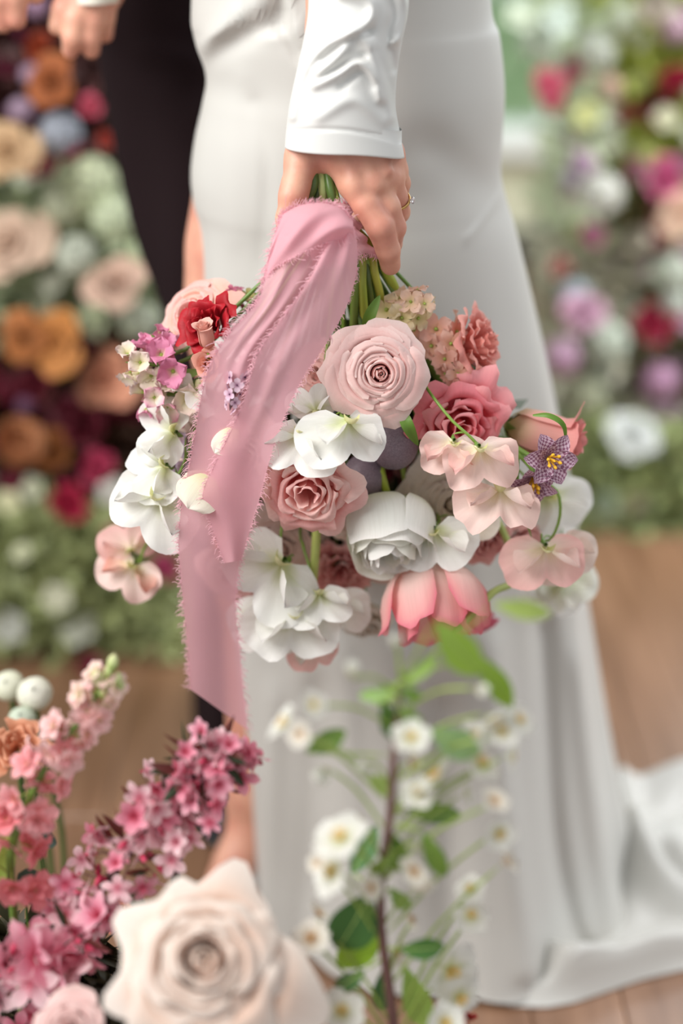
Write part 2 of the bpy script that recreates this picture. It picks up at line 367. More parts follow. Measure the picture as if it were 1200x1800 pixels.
# ================================================================== SETTING
def setting():
    m, nt, b = newmat('floor_wood'); N = nt.nodes; L = nt.links
    tc = N.new('ShaderNodeTexCoord'); mp = N.new('ShaderNodeMapping'); mp.inputs['Scale'].default_value = (9, .9, 1); L.new(tc.outputs['Object'], mp.inputs[0])
    no = N.new('ShaderNodeTexNoise'); no.inputs['Scale'].default_value = 4; no.inputs['Detail'].default_value = 6; L.new(mp.outputs[0], no.inputs['Vector'])
    r = N.new('ShaderNodeValToRGB'); r.color_ramp.elements[0].position = .3; r.color_ramp.elements[1].position = .72
    r.color_ramp.elements[0].color = hexc('#6f4d35'); r.color_ramp.elements[1].color = hexc('#957056')
    L.new(no.outputs[0], r.inputs[0]); L.new(r.outputs[0], b.inputs['Base Color'])
    b.inputs['Roughness'].default_value = .42; b.inputs['Specular IOR Level'].default_value = .8; b.inputs['Coat Weight'].default_value = .3; b.inputs['Coat Roughness'].default_value = .3
    fl = None
    W0, L0, gap = .09, 1.1, .0004
    bs = bpy.data.meshes.new('floor')
    bs.from_pydata([(-3.4, .2, -.02), (3.4, .2, -.02), (3.4, 4.6, -.02), (-3.4, 4.6, -.02)], [], [(0, 1, 2, 3)])
    fl = bpy.data.objects.new('floor', bs); COL.objects.link(fl); fl['kind'] = 'structure'; bs.materials.append(TWIG)
    # boards: one shared mesh, laid in courses
    hw, hl, z = W0 / 2 - gap, L0 / 2 - gap, .0
    V = [(-hw, -hl, -.019), (hw, -hl, -.019), (hw, hl, -.019), (-hw, hl, -.019), (-hw, -hl, -.0015), (hw, -hl, -.0015), (hw, hl, -.0015), (-hw, hl, -.0015),
         (-hw + .0015, -hl + .0015, 0), (hw - .0015, -hl + .0015, 0), (hw - .0015, hl - .0015, 0), (-hw + .0015, hl - .0015, 0)]
    Fc = [(0, 1, 5, 4), (1, 2, 6, 5), (2, 3, 7, 6), (3, 0, 4, 7), (4, 5, 9, 8), (5, 6, 10, 9), (6, 7, 11, 10), (7, 4, 8, 11), (8, 9, 10, 11)]
    me = bpy.data.meshes.new('floor_board'); me.from_pydata(V, [], Fc); me.materials.append(m)
    i = 0
    for ix in range(-28, 28):
        off = (ix * .37) % 1.0 * L0
        for iy in range(-1, 5):
            y = .55 + off + iy * L0
            if y < .7 or y > 4.2: continue
            x = (ix + .5) * W0
            if abs(x) > 1.9: continue
            o = bpy.data.objects.new('floor_board', me); COL.objects.link(o); o.parent = fl; o.location = (x, y, 0)
    wallm = plain('wall_paint', '#d6d6b8', .8); trimm = plain('white_paint', '#e2e6de', .45); dark = plain('dark_baseboard', '#2a2a2c', .5)
    def box(name, lo, hi, mat, kind='structure', parent=None, bev=.0):
        x0, y0, z0 = lo; x1, y1, z1 = hi
        V = [(x0, y0, z0), (x1, y0, z0), (x1, y1, z0), (x0, y1, z0), (x0, y0, z1), (x1, y0, z1), (x1, y1, z1), (x0, y1, z1)]
        o = mesh_obj(name, V, [(0, 3, 2, 1), (4, 5, 6, 7), (0, 1, 5, 4), (1, 2, 6, 5), (2, 3, 7, 6), (3, 0, 4, 7)], mat, parent, smooth=False)
        if kind and parent is None: o['kind'] = kind
        return o
    # back wall with a tall low-silled window
    Y0 = 4.4; sl = .27; xa, xb = -.55, 2.6
    wb = box('wall_back', (-3.4, Y0, 0), (xa, Y0 + .2, 3.0), wallm)
    wb2 = box('wall_panel', (xa, Y0, 0), (xb, Y0 + .2, sl), wallm, parent=wb)
    box('wall_panel', (xb, Y0, 0), (3.4, Y0 + .2, 3.0), wallm, parent=wb)
    box('wall_panel', (xa, Y0, 2.7), (xb, Y0 + .2, 3.0), wallm, parent=wb)
    box('baseboard_back', (-3.4, Y0 - .03, 0), (3.4, Y0, .07), dark)
    wn = box('window_1', (xa, Y0 - .09, sl), (xb, Y0 + .1, sl + .06), trimm)
    for k, x in enumerate((xa, .52, 1.55, xb - .06)):
        box('window_frame', (x, Y0 + .02, sl + .05), (x + .06, Y0 + .1, 2.7), trimm, parent=wn)
    box('window_frame', (xa, Y0 + .02, 2.64), (xb, Y0 + .1, 2.7), trimm, parent=wn)
    g, nt, b = newmat('window_glass'); N = nt.nodes; tp = N.new('ShaderNodeBsdfTransparent'); gl = N.new('ShaderNodeBsdfGlossy'); gl.inputs[1].default_value = .02
    tp.inputs[0].default_value = (.93, .97, .95, 1)
    ms = N.new('ShaderNodeMixShader'); ms.inputs[0].default_value = .06; nt.links.new(tp.outputs[0], ms.inputs[1]); nt.links.new(gl.outputs[0], ms.inputs[2]); nt.links.new(ms.outputs[0], N['Material Output'].inputs[0])
    for x0, x1 in ((xa + .06, .52), (.58, 1.55), (1.61, xb - .06)):
        box('pane', (x0, Y0 + .055, sl + .06), (x1, Y0 + .061, 2.64), g, parent=wn)
    # garden beyond the window
    lawn = box('ground_outside', (-6, Y0 + .2, -.25), (8, 14, -.2), leafm('#a8c890', 0))
    P = []; rs = np.random.RandomState(3)
    P = leaf_cloud(rs, 9000, lambda n: np.stack([rs.uniform(-4, 6, n), 6.6 + rs.uniform(0, .7, n) + .3 * np.sin(rs.uniform(-4, 6, n) * 2), rs.uniform(-.2, 3.2, n)], -1), .05, .10)
    hedge = mesh_obj('hedge', P[0], P[1], leafm('#a4cfae', .4, c2='#cfe8b4'))
    tag(hedge, 'pale green garden hedge seen through the window', 'hedge', kind='stuff')

def leaf_cloud(rs, n, pos, smin_, smax, flatf=None):
    C = pos(n); s = rs.uniform(smin_, smax, n)[:, None]
    a = rs.normal(size=(n, 3)); a /= np.linalg.norm(a, axis=1)[:, None]
    b = rs.normal(size=(n, 3)); b -= a * (a * b).sum(1)[:, None]; b /= np.linalg.norm(b, axis=1)[:, None]; c = np.cross(a, b)
    L = [C, C + a * s * .5 + b * s * .26 + c * s * .06, C + a * s * .5 - b * s * .26 + c * s * .06, C + a * s, C + a * s * .5 - c * s * .03]
    V = np.stack(L, 1).reshape(-1, 3); k = np.arange(n)[:, None] * 5
    Fc = np.concatenate([k + np.array([[0, 1, 4]]), k + np.array([[0, 4, 2]]), k + np.array([[1, 3, 4]]), k + np.array([[4, 3, 2]])])
    return V, Fc
setting()

# ================================================================== PEOPLE
def pdist(px, py, line):
    Lp = np.asarray(line, float); best = np.full(px.shape, 1e9)
    for a, b in zip(Lp[:-1], Lp[1:]):
        ab = b - a; t = np.clip(((px - a[0]) * ab[0] + (py - a[1]) * ab[1]) / (ab @ ab), 0, 1)
        best = np.minimum(best, np.hypot(px - a[0] - t * ab[0], py - a[1] - t * ab[1]))
    return best
def loft(tab, n, m, ridges=(), fold=None, front=None):
    """tab rows: py, left px, right px, Y, depth radius -> rings of points"""
    T = np.array(tab, float); q = spline(T, n)
    th = np.linspace(0, 2 * PI, m, endpoint=False); out = []
    for i, (py, xl, xr, Y, ry) in enumerate(q):
        a, b = W(xl, py, Y), W(xr, py, Y); c = (a + b) / 2; rx = (b[0] - a[0]) / 2
        ct, st = np.cos(th), np.sin(th)
        P = np.stack([c[0] + rx * ct, c[1] - ry * st, np.full(m, c[2])], -1)
        if fold is not None:
            d = fold(th, i / (n - 1.0)); P[:, 0] += d * ct; P[:, 1] -= d * st
        out.append(P)
    P = np.array(out)
    if ridges:
        qx = P - CAM; dz = qx @ FW; px = 600 + F * (qx @ RT) / dz; py = 900 - F * (qx @ UP) / dz
        fr = np.clip(np.sin(th), 0, 1)[None, :] ** .5
        for line, wd, amp in ridges:
            dd = amp * np.exp(-(pdist(px, py, spline(line, 24)) / wd) ** 2) * fr
            P = P - dd[..., None] * np.array([0, .94, -.1])
    return P

bride = empty('person', 'woman in an ivory satin gown with long sleeves, holding the bouquet down at her side', 'person', mat4(W(560, 1543, 1.55) * [1, 1, 0], np.eye(3)))
OB = np.array(bride.matrix_world)[:3, 3]
def bput(name, P, mat, close=True, **k):
    return grid(name, P - OB, mat, bride, close, **k)
fp = RS.uniform(0, 6.28, 8)
def dress_fold(th, s):
    g = sstep(np.array(s), .45, 1.0) * .016
    return g * (np.sin(5 * th + fp[0] + s) + .6 * np.sin(9 * th + fp[1] - 2 * s) + .4 * np.sin(14 * th + fp[2])) * (.5 + .5 * np.clip(-np.sin(th) + .6, 0, 1)) * .9
DT = [(-620, 420, 760, 1.50, .09), (-450, 385, 800, 1.50, .11), (-250, 350, 850, 1.50, .125), (0, 337, 862, 1.5, .13), (60, 341, 877, 1.5, .13), (130, 362, 885, 1.5, .13), (180, 356, 886, 1.5, .13), (240, 343, 882, 1.5, .128), (300, 336, 880, 1.5, .125),
      (350, 340, 890, 1.5, .125), (400, 350, 905, 1.5, .125), (530, 352, 935, 1.5, .125), (650, 355, 960, 1.5, .128), (800, 370, 985, 1.51, .13), (950, 388, 1003, 1.52, .14),
      (1100, 405, 1022, 1.53, .155), (1250, 428, 1042, 1.54, .17), (1400, 440, 1066, 1.55, .19), (1480, 445, 1080, 1.55, .20), (1540, 450, 1096, 1.55, .212)]
DR = [([(338, 100), (395, 45), (475, -10)], 13, .017), ([(350, 120), (420, 70), (500, 25)], 18, -.008), ([(510, -20), (520, 45), (538, 82)], 6, .007), ([(480, -20), (492, 40), (530, 95)], 12, -.006),
      ([(760, 260), (860, 330), (900, 380)], 40, -.006), ([(822, 420), (850, 385), (882, 340)], 5, .0035), ([(420, 140), (400, 240), (410, 420)], 22, .003), ([(450, 180), (470, 300), (460, 470)], 14, -.003),
      ([(870, 1130), (890, 1400), (930, 1700)], 26, .012), ([(955, 1100), (975, 1450), (1010, 1640), (1050, 1700)], 20, -.022), ([(1015, 1150), (1040, 1400), (1075, 1640)], 16, .012),
      ([(700, 1150), (690, 1500), (660, 1760)], 40, .012), ([(780, 1250), (790, 1500), (800, 1740)], 30, -.014), ([(560, 1220), (550, 1500), (520, 1740)], 28, -.012), ([(480, 1220), (470, 1500), (450, 1700)], 18, .008),
      ([(600, 1150), (620, 1450), (600, 1700)], 24, .008)]
Pd = loft(DT, 130, 150, DR, dress_fold)
Pd[..., 2] = np.maximum(Pd[..., 2], .006)
bput('dress', Pd, CREPE)
tag(bride.children[-1], 'long ivory crepe skirt of the gown')

def train():
    nx, ny = 110, 90; X = np.linspace(.16, .74, nx)[None, :]; s = np.linspace(0, 1, ny)[:, None]
    near = np.array([G(px, py) for px, py in [(900, 1772), (960, 1774), (1010, 1765), (1060, 1748), (1130, 1724), (1200, 1708), (1400, 1690), (1700, 1690)]])
    far = np.array([G(px, py) for px, py in [(980, 1400), (1060, 1396), (1120, 1390), (1200, 1378), (1400, 1350), (1800, 1330)]])
    yn = np.interp(X, near[:, 0], near[:, 1]); yf = np.interp(X, far[:, 0], far[:, 1]); Yv = yn + (yf - yn) * s
    P = np.stack([X + 0 * Yv, Yv, 0 * Yv], -1)
    q = P - CAM; dz = q @ FW; px = 600 + F * q[..., 0] / dz; py = 900 - F * (q @ UP) / dz
    h = .012 + .012 * np.sin(s * 9 + X * 8) + .01 * np.sin(X * 31 - s * 5)
    for line, wd, amp in [([(950, 1600), (952, 1690), (1000, 1742), (1090, 1735), (1200, 1692), (1400, 1650)], 17, .030), ([(1010, 1640), (1090, 1665), (1200, 1640)], 24, -.012),
                          ([(1060, 1700), (1130, 1692), (1250, 1660)], 10, .012), ([(1090, 1420), (1120, 1540), (1180, 1600), (1260, 1610)], 22, .035), ([(1080, 1400), (1150, 1390), (1300, 1370)], 30, .03),
                          ([(1110, 1480), (1160, 1460), (1250, 1400)], 12, -.012), ([(1060, 1500), (1080, 1620), (1070, 1700)], 18, -.012), ([(1160, 1530), (1220, 1560), (1300, 1540)], 12, -.02)]:
        h = h + amp * np.exp(-(pdist(px, py, spline(line, 20)) / wd) ** 2)
    e = sstep(s, 0, .05) * sstep(1 - s, 0, .04); P[..., 2] = np.maximum(h, .004) * e + .002
    o = grid('train', P - OB, CREPE, bride); tag(o, 'satin train pooled in soft folds on the floor')
train()

ST = [(-420, 530, 735, 1.335, .042), (-260, 532, 728, 1.315, .040), (-120, 538, 722, 1.30, .039), (-40, 541, 719, 1.292, .039), (20, 541, 717, 1.287, .038), (70, 533, 707, 1.283, .037), (120, 522, 699, 1.281, .036), (180, 509, 695, 1.279, .035), (225, 503, 703, 1.278, .034), (258, 500, 711, 1.277, .033)]
SR = [([(512, 205), (530, 130), (572, 80), (640, 45), (655, 15), (640, -5), (600, -10)], 9, .008), ([(560, 128), (600, 88), (618, 58), (648, 78), (672, 140), (690, 200)], 12, .007), ([(552, 150), (598, 128), (628, 108), (652, 130), (668, 172)], 8, .006),
      ([(570, 105), (610, 70), (650, 55)], 7, -.004), ([(560, 140), (605, 112), (640, 96)], 6, -.004), ([(600, 152), (632, 128), (655, 150)], 7, -.004), ([(560, 205), (620, 175), (675, 210)], 12, .003),
      ([(505, 229), (600, 228), (705, 243)], 3, -.0016), ([(700, -30), (716, 20), (706, 62), (690, 75)], 7, .008), ([(680, -30), (692, 20), (684, 60), (694, 120)], 8, -.007), ([(590, -40), (560, 30), (548, 70)], 12, -.005), ([(545, -60), (548, 10), (540, 60)], 8, .005), ([(660, 90), (685, 150), (700, 220)], 7, -.003)]
Ps = loft(ST, 110, 110, SR)
sag = np.clip((Ps[..., 0] - W(600, 255, 1.28)[0]) / .045, 0, 1.2); tt = np.linspace(0, 1, 110)[:, None] ** 6
Ps[..., 2] -= sag * sag * .007 * tt
hem_in = Ps[-1] + (Ps[-1].mean(0) - Ps[-1]) * .05; hem_in2 = hem_in + np.array([0, 0, .02])
Ps = np.concatenate([Ps, hem_in[None] - [0, 0, .0006], hem_in2[None]])
bput('sleeve', Ps, SATIN); tag(bride.children[-1], 'glossy satin sleeve with a plain cuff')

def pw(px, py, Y, r): return (W(px, py, Y), r)
def arm(P):
    pal = None
    for ch in ([pw(560, 215, 1.288, .015), pw(600, 270, 1.282, .0155), pw(622, 322, 1.272, .0125)], [pw(600, 215, 1.286, .017), pw(632, 270, 1.276, .0155), pw(655, 318, 1.272, .0125)],
               [pw(640, 215, 1.286, .016), pw(664, 270, 1.280, .0135), pw(681, 314, 1.280, .0115)], [pw(655, 220, 1.29, .015), pw(684, 270, 1.290, .0105), pw(693, 300, 1.293, .0100)],
               [pw(560, 225, 1.292, .017), pw(534, 275, 1.280, .0135), pw(528, 292, 1.276, .0118)], [pw(545, 270, 1.285, .010), pw(578, 285, 1.284, .0085)],
               [pw(606, -400, 1.345, .034), pw(608, 60, 1.295, .029), pw(606, 190, 1.29, .022)]):
        d = chain(P, ch, .006); pal = d if pal is None else smin(pal, d, .009)
    th = chain(P, [pw(530, 285, 1.277, .0118), pw(520, 325, 1.268, .0105), pw(515, 345, 1.264, .0104), pw(506, 385, 1.262, .0088), pw(503, 398, 1.264, .0074)], .004)
    fi = [[pw(622, 322, 1.270, .0122), pw(645, 360, 1.263, .0108), pw(668, 398, 1.259, .0106), pw(682, 440, 1.264, .0090), pw(686, 466, 1.272, .0078)],
          [pw(660, 322, 1.272, .0112), pw(680, 365, 1.270, .0100), pw(690, 400, 1.274, .0100), pw(686, 428, 1.292, .0088), pw(662, 436, 1.312, .0078), pw(640, 430, 1.316, .0072)],
          [pw(683, 312, 1.282, .0104), pw(694, 345, 1.287, .0094), pw(699, 372, 1.297, .0092), pw(684, 392, 1.318, .0082), pw(652, 390, 1.322, .0074), pw(630, 385, 1.318, .0070)],
          [pw(694, 298, 1.294, .0094), pw(702, 322, 1.302, .0082), pw(700, 345, 1.314, .0078), pw(672, 352, 1.330, .0072), pw(645, 350, 1.326, .0066)]]
    f = None
    for ch in fi:
        d = chain(P, ch, .0025); f = d if f is None else smin(f, d, .0016)
    d = smin(pal, f, .0035); d = smin(d, th, .004)
    # knuckles, tendons and joint creases
    for q, r, s in ((W(624, 324, 1.2635), .0085, .006), (W(660, 320, 1.2645), .0085, .006), (W(683, 312, 1.272), .0075, .005)):
        d = smin(d, np.linalg.norm(P - q, axis=-1) - r, s)
    for a, b in (((600, 262), (621, 308)), ((634, 262), (656, 306)), ((664, 264), (681, 300))):
        d = smin(d, caps(P, W(*a, 1.2695), W(*b, 1.2625), .0035, .0035), .006)
    return d
def legs(P):
    hip = chain(P, [pw(570, -300, 1.50, .07), pw(590, 60, 1.5, .08)], .05)
    hip = smin(hip, chain(P, [pw(670, -260, 1.50, .07), pw(665, 60, 1.5, .085)], .05), .04)
    l1 = chain(P, [pw(530, 120, 1.50, .060), pw(470, 300, 1.51, .058), pw(448, 440, 1.512, .056), pw(440, 560, 1.51, .054), pw(452, 800, 1.48, .045), pw(466, 1000, 1.49, .043), pw(447, 1390, 1.50, .026), pw(452, 1430, 1.51, .026)], .03)
    l1 = smin(l1, chain(P, [pw(450, 1425, 1.50, .024), pw(415, 1515, 1.475, .022), pw(378, 1572, 1.452, .017)], .01), .012)
    l2 = chain(P, [pw(690, 120, 1.52, .075), pw(720, 500, 1.53, .066), pw(700, 850, 1.55, .047), pw(700, 1050, 1.57, .047), pw(690, 1390, 1.6, .027)], .03)
    l2 = smin(l2, chain(P, [pw(690, 1390, 1.60, .025), pw(640, 1500, 1.56, .02)], .01), .012)
    return smin(hip, np.minimum(l1, l2), .008)
V1 = nets(arm, W(470, 500, 1.24) + [-.01, 0, -.01], W(740, 500, 1.24)[[0]].tolist() + [1.38, 1.0], .00145)
V2 = nets(legs, [-.26, 1.30, -.01], [.26, 1.72, 1.12], .009)
bv, bf = joinVF([V1, V2]); bo = mesh_obj('body', bv - OB, bf, SKIN, bride); tag(bo, 'bare hand, forearm and legs')
# thumb nail, engagement ring, shoes
def ring_obj():
    c = W(697, 352, 1.2895); ax = nrm(W(699, 372, 1.297) - W(694, 345, 1.287)); Rm = frame(ax)
    t = np.linspace(0, 2 * PI, 33)[:-1]; pr = np.linspace(0, 2 * PI, 9)[:-1]
    P = np.array([[(Rm @ np.array([(.0100 + .0009 * math.cos(b)) * math.cos(a), (.0100 + .0009 * math.cos(b)) * math.sin(a), .0014 * math.sin(b)])) + c for b in pr] for a in t])
    P = np.concatenate([P, P[:1]]); o = grid('ring', P - OB, GOLD, bride, True); tag(o, 'slim gold ring with a pale stone')
    d = nrm(np.array([1.0, -.25, .1])); d = nrm(d - ax * (d @ ax)); g = []
    for z, r in ((-.0022, .0004), (-.0002, .0026), (.0008, .0030), (.0018, .0019), (.0019, .0001)):
        Rg = frame(d); g.append([(c + d * (.0118 + z) + Rg[:, 0] * r * math.cos(a) + Rg[:, 1] * r * math.sin(a)) for a in np.linspace(0, 2 * PI, 9)[:-1]])
    grid('gemstone', np.array(g) - OB - 0, GEM, o, True)
ring_obj()
def heel_shoe(px0, py0, Y0, px1, py1, Y1):
    a = W(px0, py0, Y0); b = W(px1, py1, Y1)
    def f(P):
        toe = b + np.array([0, 0, 0]); d = chain(P, [(a + [0, 0, .002], .026), ((a + b) / 2 + [0, 0, -.012], .025), (toe, .024), (toe + nrm(b - a) * [1, 1, 0] * .035, .013)], .01)
        up = P[..., 2] - (np.interp(P[..., 0], [toe[0] - .05, toe[0] + .02, a[0]], [.030, .034, a[2] + .012]))
        return np.maximum(np.maximum(d, up), .002 - P[..., 2])
    v, fc = nets(f, np.minimum(a, b) - .07, np.maximum(a, b) + .07, .0035); o = mesh_obj('shoe', v - OB, fc, WHITE_SHOE, bride)
    h = a + [.012, .012, 0]; grid('heel', tubeP([h, h * [1, 1, .5], h * [1, 1, 0] + [0, 0, .001]], [.013, .006, .005], 8, 10) - OB, WHITE_SHOE, o, True)
    tag(o, 'white heeled shoe')
heel_shoe(446, 1440, 1.505, 380, 1572, 1.455)
heel_shoe(690, 1420, 1.60, 640, 1500, 1.56)

# --- the man behind
man = empty('person', 'man in dark suit trousers and black shoes standing behind the bride', 'person', mat4(G(400, 1330), np.eye(3)))
OM = np.array(man.matrix_world)[:3, 3]
def tro_fold(th, s): return .006 * np.sin(3 * th + 9 * s) * (1 - s) + .004 * np.sin(5 * th - 14 * s)
TT = [(-620, 200, 520, 1.80, .12), (-250, 170, 520, 1.80, .12), (0, 158, 500, 1.79, .115), (90, 165, 490, 1.79, .11), (270, 212, 486, 1.78, .10), (420, 250, 482, 1.77, .09), (560, 288, 478, 1.77, .08), (800, 325, 470, 1.77, .075), (1000, 340, 462, 1.78, .072), (1290, 345, 462, 1.79, .070)]
P1 = loft(TT, 60, 60, [([(500, 60), (380, 110), (250, 90)], 20, .008), ([(480, 160), (330, 200), (230, 150)], 16, .006), ([(205, 250), (290, 560), (345, 1200)], 8, .006)], tro_fold)
T2 = [(a, l + 175 + .05 * (a + 600), r + 150, Y + .12, ry) for a, l, r, Y, ry in TT]; T2[-1] = (1290, 530, 640, 1.93, .07)
P2 = loft(T2, 60, 60, [], tro_fold)
v, f, u = joinclosed([P1 - OM, P2 - OM]); o = mesh_obj('trousers', v, f, SUIT, man, u); tag(o, 'dark charcoal wool trousers')
def manbody(P):
    d = None
    c = [[pw(215, -330, 1.62, .040), pw(190, -90, 1.585, .031), pw(165, -25, 1.58, .028)], [pw(165, -30, 1.578, .022), pw(112, 16, 1.560, .0110), pw(100, 46, 1.556, .0082)],
         [pw(165, -25, 1.575, .022), pw(134, 35, 1.556, .0115), pw(128, 66, 1.552, .0095), pw(124, 88, 1.556, .0080)], [pw(168, -20, 1.578, .022), pw(160, 38, 1.560, .0115), pw(158, 66, 1.558, .0097), pw(160, 88, 1.562, .0082)],
         [pw(175, -20, 1.58, .020), pw(183, 26, 1.572, .0100), pw(184, 60, 1.578, .0080)]]
    for ch in c:
        e = chain(P, ch, .004); d = e if d is None else smin(d, e, .0022)
    for ch in ([pw(-70, -330, 1.60, .038), pw(-30, -90, 1.56, .030), pw(5, -45, 1.55, .024)], [pw(10, -50, 1.55, .018), pw(25, -5, 1.54, .0115), pw(29, 34, 1.54, .0092)],
               [pw(0, -50, 1.55, .018), pw(3, -5, 1.54, .0115), pw(5, 40, 1.545, .0092)], [pw(-8, -50, 1.55, .018), pw(-20, -5, 1.55, .0115), pw(-19, 34, 1.555, .0092)], [pw(10, -60, 1.56, .016), pw(50, -30, 1.55, .011), pw(62, -10, 1.55, .009)]):
        e = chain(P, ch, .004); d = smin(d, e, .002)
    return d
v, f = nets(manbody, W(-80, 100, 1.5) + [0, 0, -.02], np.array([W(260, 100, 1.6)[0], 1.68, 1.14]), .0032)
tag(mesh_obj('body', v - OM, f, SKIN, man), 'bare hands hanging in front')
for tb in ([(-330, 150, 282, 1.62, .045), (-120, 142, 260, 1.595, .04), (-30, 128, 222, 1.582, .036), (2, 124, 212, 1.578, .034)], [(-330, -135, -10, 1.60, .045), (-150, -95, 25, 1.57, .04), (-85, -70, 35, 1.56, .034)]):
    Pc = loft(tb, 16, 28); o = grid('shirt_cuff', Pc - OM, CUFF, man, True)
def man_shoe(h, t, M=SHOE):
    h, t = np.asarray(h), np.asarray(t); d = nrm(t - h)
    def f(P):
        e = chain(P, [(h + [0, 0, .040], .036), (h * .6 + t * .4 + [0, 0, .034], .040), (h * .25 + t * .75 + [0, 0, .022], .044), (t + [0, 0, .016], .026)], .02)
        e = smin(e, caps(P, h + [0, 0, .05], h + [0, 0, .10], .036, .037), .02)
        return np.maximum(np.maximum(e, .012 - P[..., 2]), P[..., 2] - .11)
    v, fc = nets(f, np.minimum(h, t) - .07 * np.array([1, 1, 0]), np.maximum(h, t) + [.07, .07, .13], .006); o = mesh_obj('shoe', v - OM, fc, M, man); tag(o, 'black leather shoe')
    def g(P): return np.maximum(np.maximum(chain(P, [(h, .040), (h * .6 + t * .4, .038), (h * .25 + t * .75, .047), (t, .029)], .02), P[..., 2] - .013), .001 - P[..., 2])
    v, fc = nets(g, np.minimum(h, t) - .07 * np.array([1, 1, 0]) - [0, 0, .01], np.maximum(h, t) + [.07, .07, .03], .005); mesh_obj('sole', v - OM, fc, M, o)
man_shoe(G(410, 1310), G(392, 1470)); man_shoe(G(590, 1185), G(590, 1300))

# ================================================================== BOUQUET
WHITE = ('#dfe3c8', '#ecebe2', '#eeece6'); 
pm_white = petal('#d6dca4', '#f4f4ec', '#f7f6f2', tr=.36)
pm_whiteg = petal('#d0d896', '#eef0de', '#f5f4ea', tr=.34)
pm_cream = petal('#e8dcb0', '#f5ecd8', '#f7efe2', tr=.3)
pm_rose = petal('#e59a98', '#f2c3bd', '#f6dcd6', tr=.36, vein=.05)
pm_rosein = petal('#d98f90', '#e6b0ae', '#ecccc6', tr=.22, vein=.06)
pm_pink = petal('#e0686c', '#f7b2ae', '#fbd0ca', tr=.4)
pm_pinkl = petal('#f2a6a0', '#fac8c0', '#fbdcd4', tr=.4)
pm_coral = petal('#e4606c', '#f48c94', '#f8aeb0', tr=.32)
pm_corald = petal('#d84c5c', '#ee7884', '#f4969c', tr=.3)
pm_salmon = petal('#dc6e62', '#f09c8e', '#f6b4a8', tr=.32)
pm_bfly = petal('#f9e2d8', '#f6b4b2', '#e87f90', p=(.35, .72, 1.0), tr=.4)
pm_blush = petal('#f5ecc8', '#f9e6dc', '#f9dad2', tr=.42)
pm_blushp = petal('#f4e8cc', '#f8dad0', '#f7c6c0', tr=.42)
pm_blushb = petal('#d9b39a', '#e5cabc', '#ead8cd', tr=.25)
pm_red = petal('#6e0610', '#9c0f1d', '#b31625', tr=.12, vein=.3)
pm_wine = petal('#3d0a16', '#5e1122', '#74182c', tr=.12)
pm_peach = petal('#e8947a', '#f5b6a2', '#f8c8bc', tr=.3)
pm_stock = petal('#e8d69c', '#f6d2b6', '#f8dac8', tr=.36)
pm_snapp = petal('#e9e0b4', '#dd8fae', '#e38fb0', tr=.3)
pm_snapc = petal('#e3dba0', '#ece3c6', '#edd3cd', tr=.3)
pm_lilac = petal('#a06a86', '#d8b4c8', '#e0c4d2', tr=.2)
pm_keel = petal('#c9cf7e', '#dfdfa2', '#e6e2b4', tr=.4)

def sweet_blossom(root, loc, up, face, s, m_ban, m_wing, opn=1.0, m_keel=None, hood=0.0, spin=0, wave=1.0):
    """one sweet pea blossom: loc = calyx, up = direction in which the banner grows, face = towards its wings"""
    y = nrm(up); z = np.asarray(face, float); z = nrm(z - y * (z @ y)); x = np.cross(y, z); R = np.stack([x, y, z], 1)
    if root.get('category'):
        q = np.array(root.matrix_world)[:3, 3]
    b = sub('blossom', root, mat4(np.asarray(loc) - q, R))
    # banner
    nu, nv = 37, 12; th = np.linspace(-2.35, 2.35, nu)[None, :]; t = np.linspace(0.02, 1, nv)[:, None]
    ka = np.array([0, .35, .9, 1.5, 2.0, 2.35]); kr = np.array([.80, .97, 1.0, .88, .62, .42])
    rho = np.interp(np.abs(th), ka, kr) * (1 - .13 * np.exp(-(th / .13) ** 2)) * s
    ph = RS.uniform(0, 6.28, 3)
    rho = rho * (1 + .035 * np.sin(5 * th + ph[1]) + .012 * np.sin(11 * th + ph[2]) + RS.uniform(-.10, .10) * np.sin(th)); X = t * rho * np.sin(th); Y = t * rho * (np.cos(th) * .92 + .05)
    wv = (np.sin(4 * th + ph[0]) * .5 + np.sin(9 * th + ph[1]) * .38 + np.sin(14 * th + ph[2]) * .10) * t ** 2.8
    Z = .12 * s * wave * wv + RS.uniform(-.22, .22) * X * t - .20 * s * (np.abs(X) / s) ** 1.5 * (1 - hood * 3.0) + .10 * s * np.exp(-(X / (.07 * s)) ** 2) * (1 - t) - .22 * s * opn * (Y / s) ** 2 + hood * .25 * s * t ** 2
    P = np.stack([X + 0 * Z, Y + 0 * Z, Z + .02 * s], -1); grid('banner', P, m_ban, b)
    # wings hugging the keel
    for sg in (-1, 1):
        P = flat(s * .82, s * .62, 7, 9, bend=.9 * sg * 0 + .85, cupd=.9, ruf=.05 * wave, tip=2.2, belly=.6, bend0=.15)
        P = P * [sg, 1, 1]; P = xf(P, Rz(-sg * (.42 + .18 * RS.rand())) @ Ry(sg * (1.0 - .3 * opn)) @ Rx(-.18)); P[..., 2] += .05 * s; P[..., 0] += sg * .05 * s
        grid('wing', P, m_wing, b)
    P = flat(s * .5, s * .34, 6, 8, bend=1.7, cupd=1.2, tip=1.6, belly=.5, bend0=.4); P[..., 2] += .06 * s; grid('keel', P, m_keel or pm_keel, b)
    cal = [xf(flat(s * .26, s * .09, 4, 5, bend=.7, tip=1.2, belly=.35), Rz(k * 2 * PI / 5) @ Rx(1.1) , 1, (0, -.02 * s, -.05 * s)) for k in range(5)]
    cal += [tubeP([(0, -.2 * s, -.12 * s), (0, -.10 * s, -.08 * s), (0, .02 * s, 0)], [.012 * s, .06 * s, .065 * s], 6, 8)]
    V, Fc, U = joinparts(cal); mesh_obj('calyx', V, Fc, STEM2, b, U)
    return b
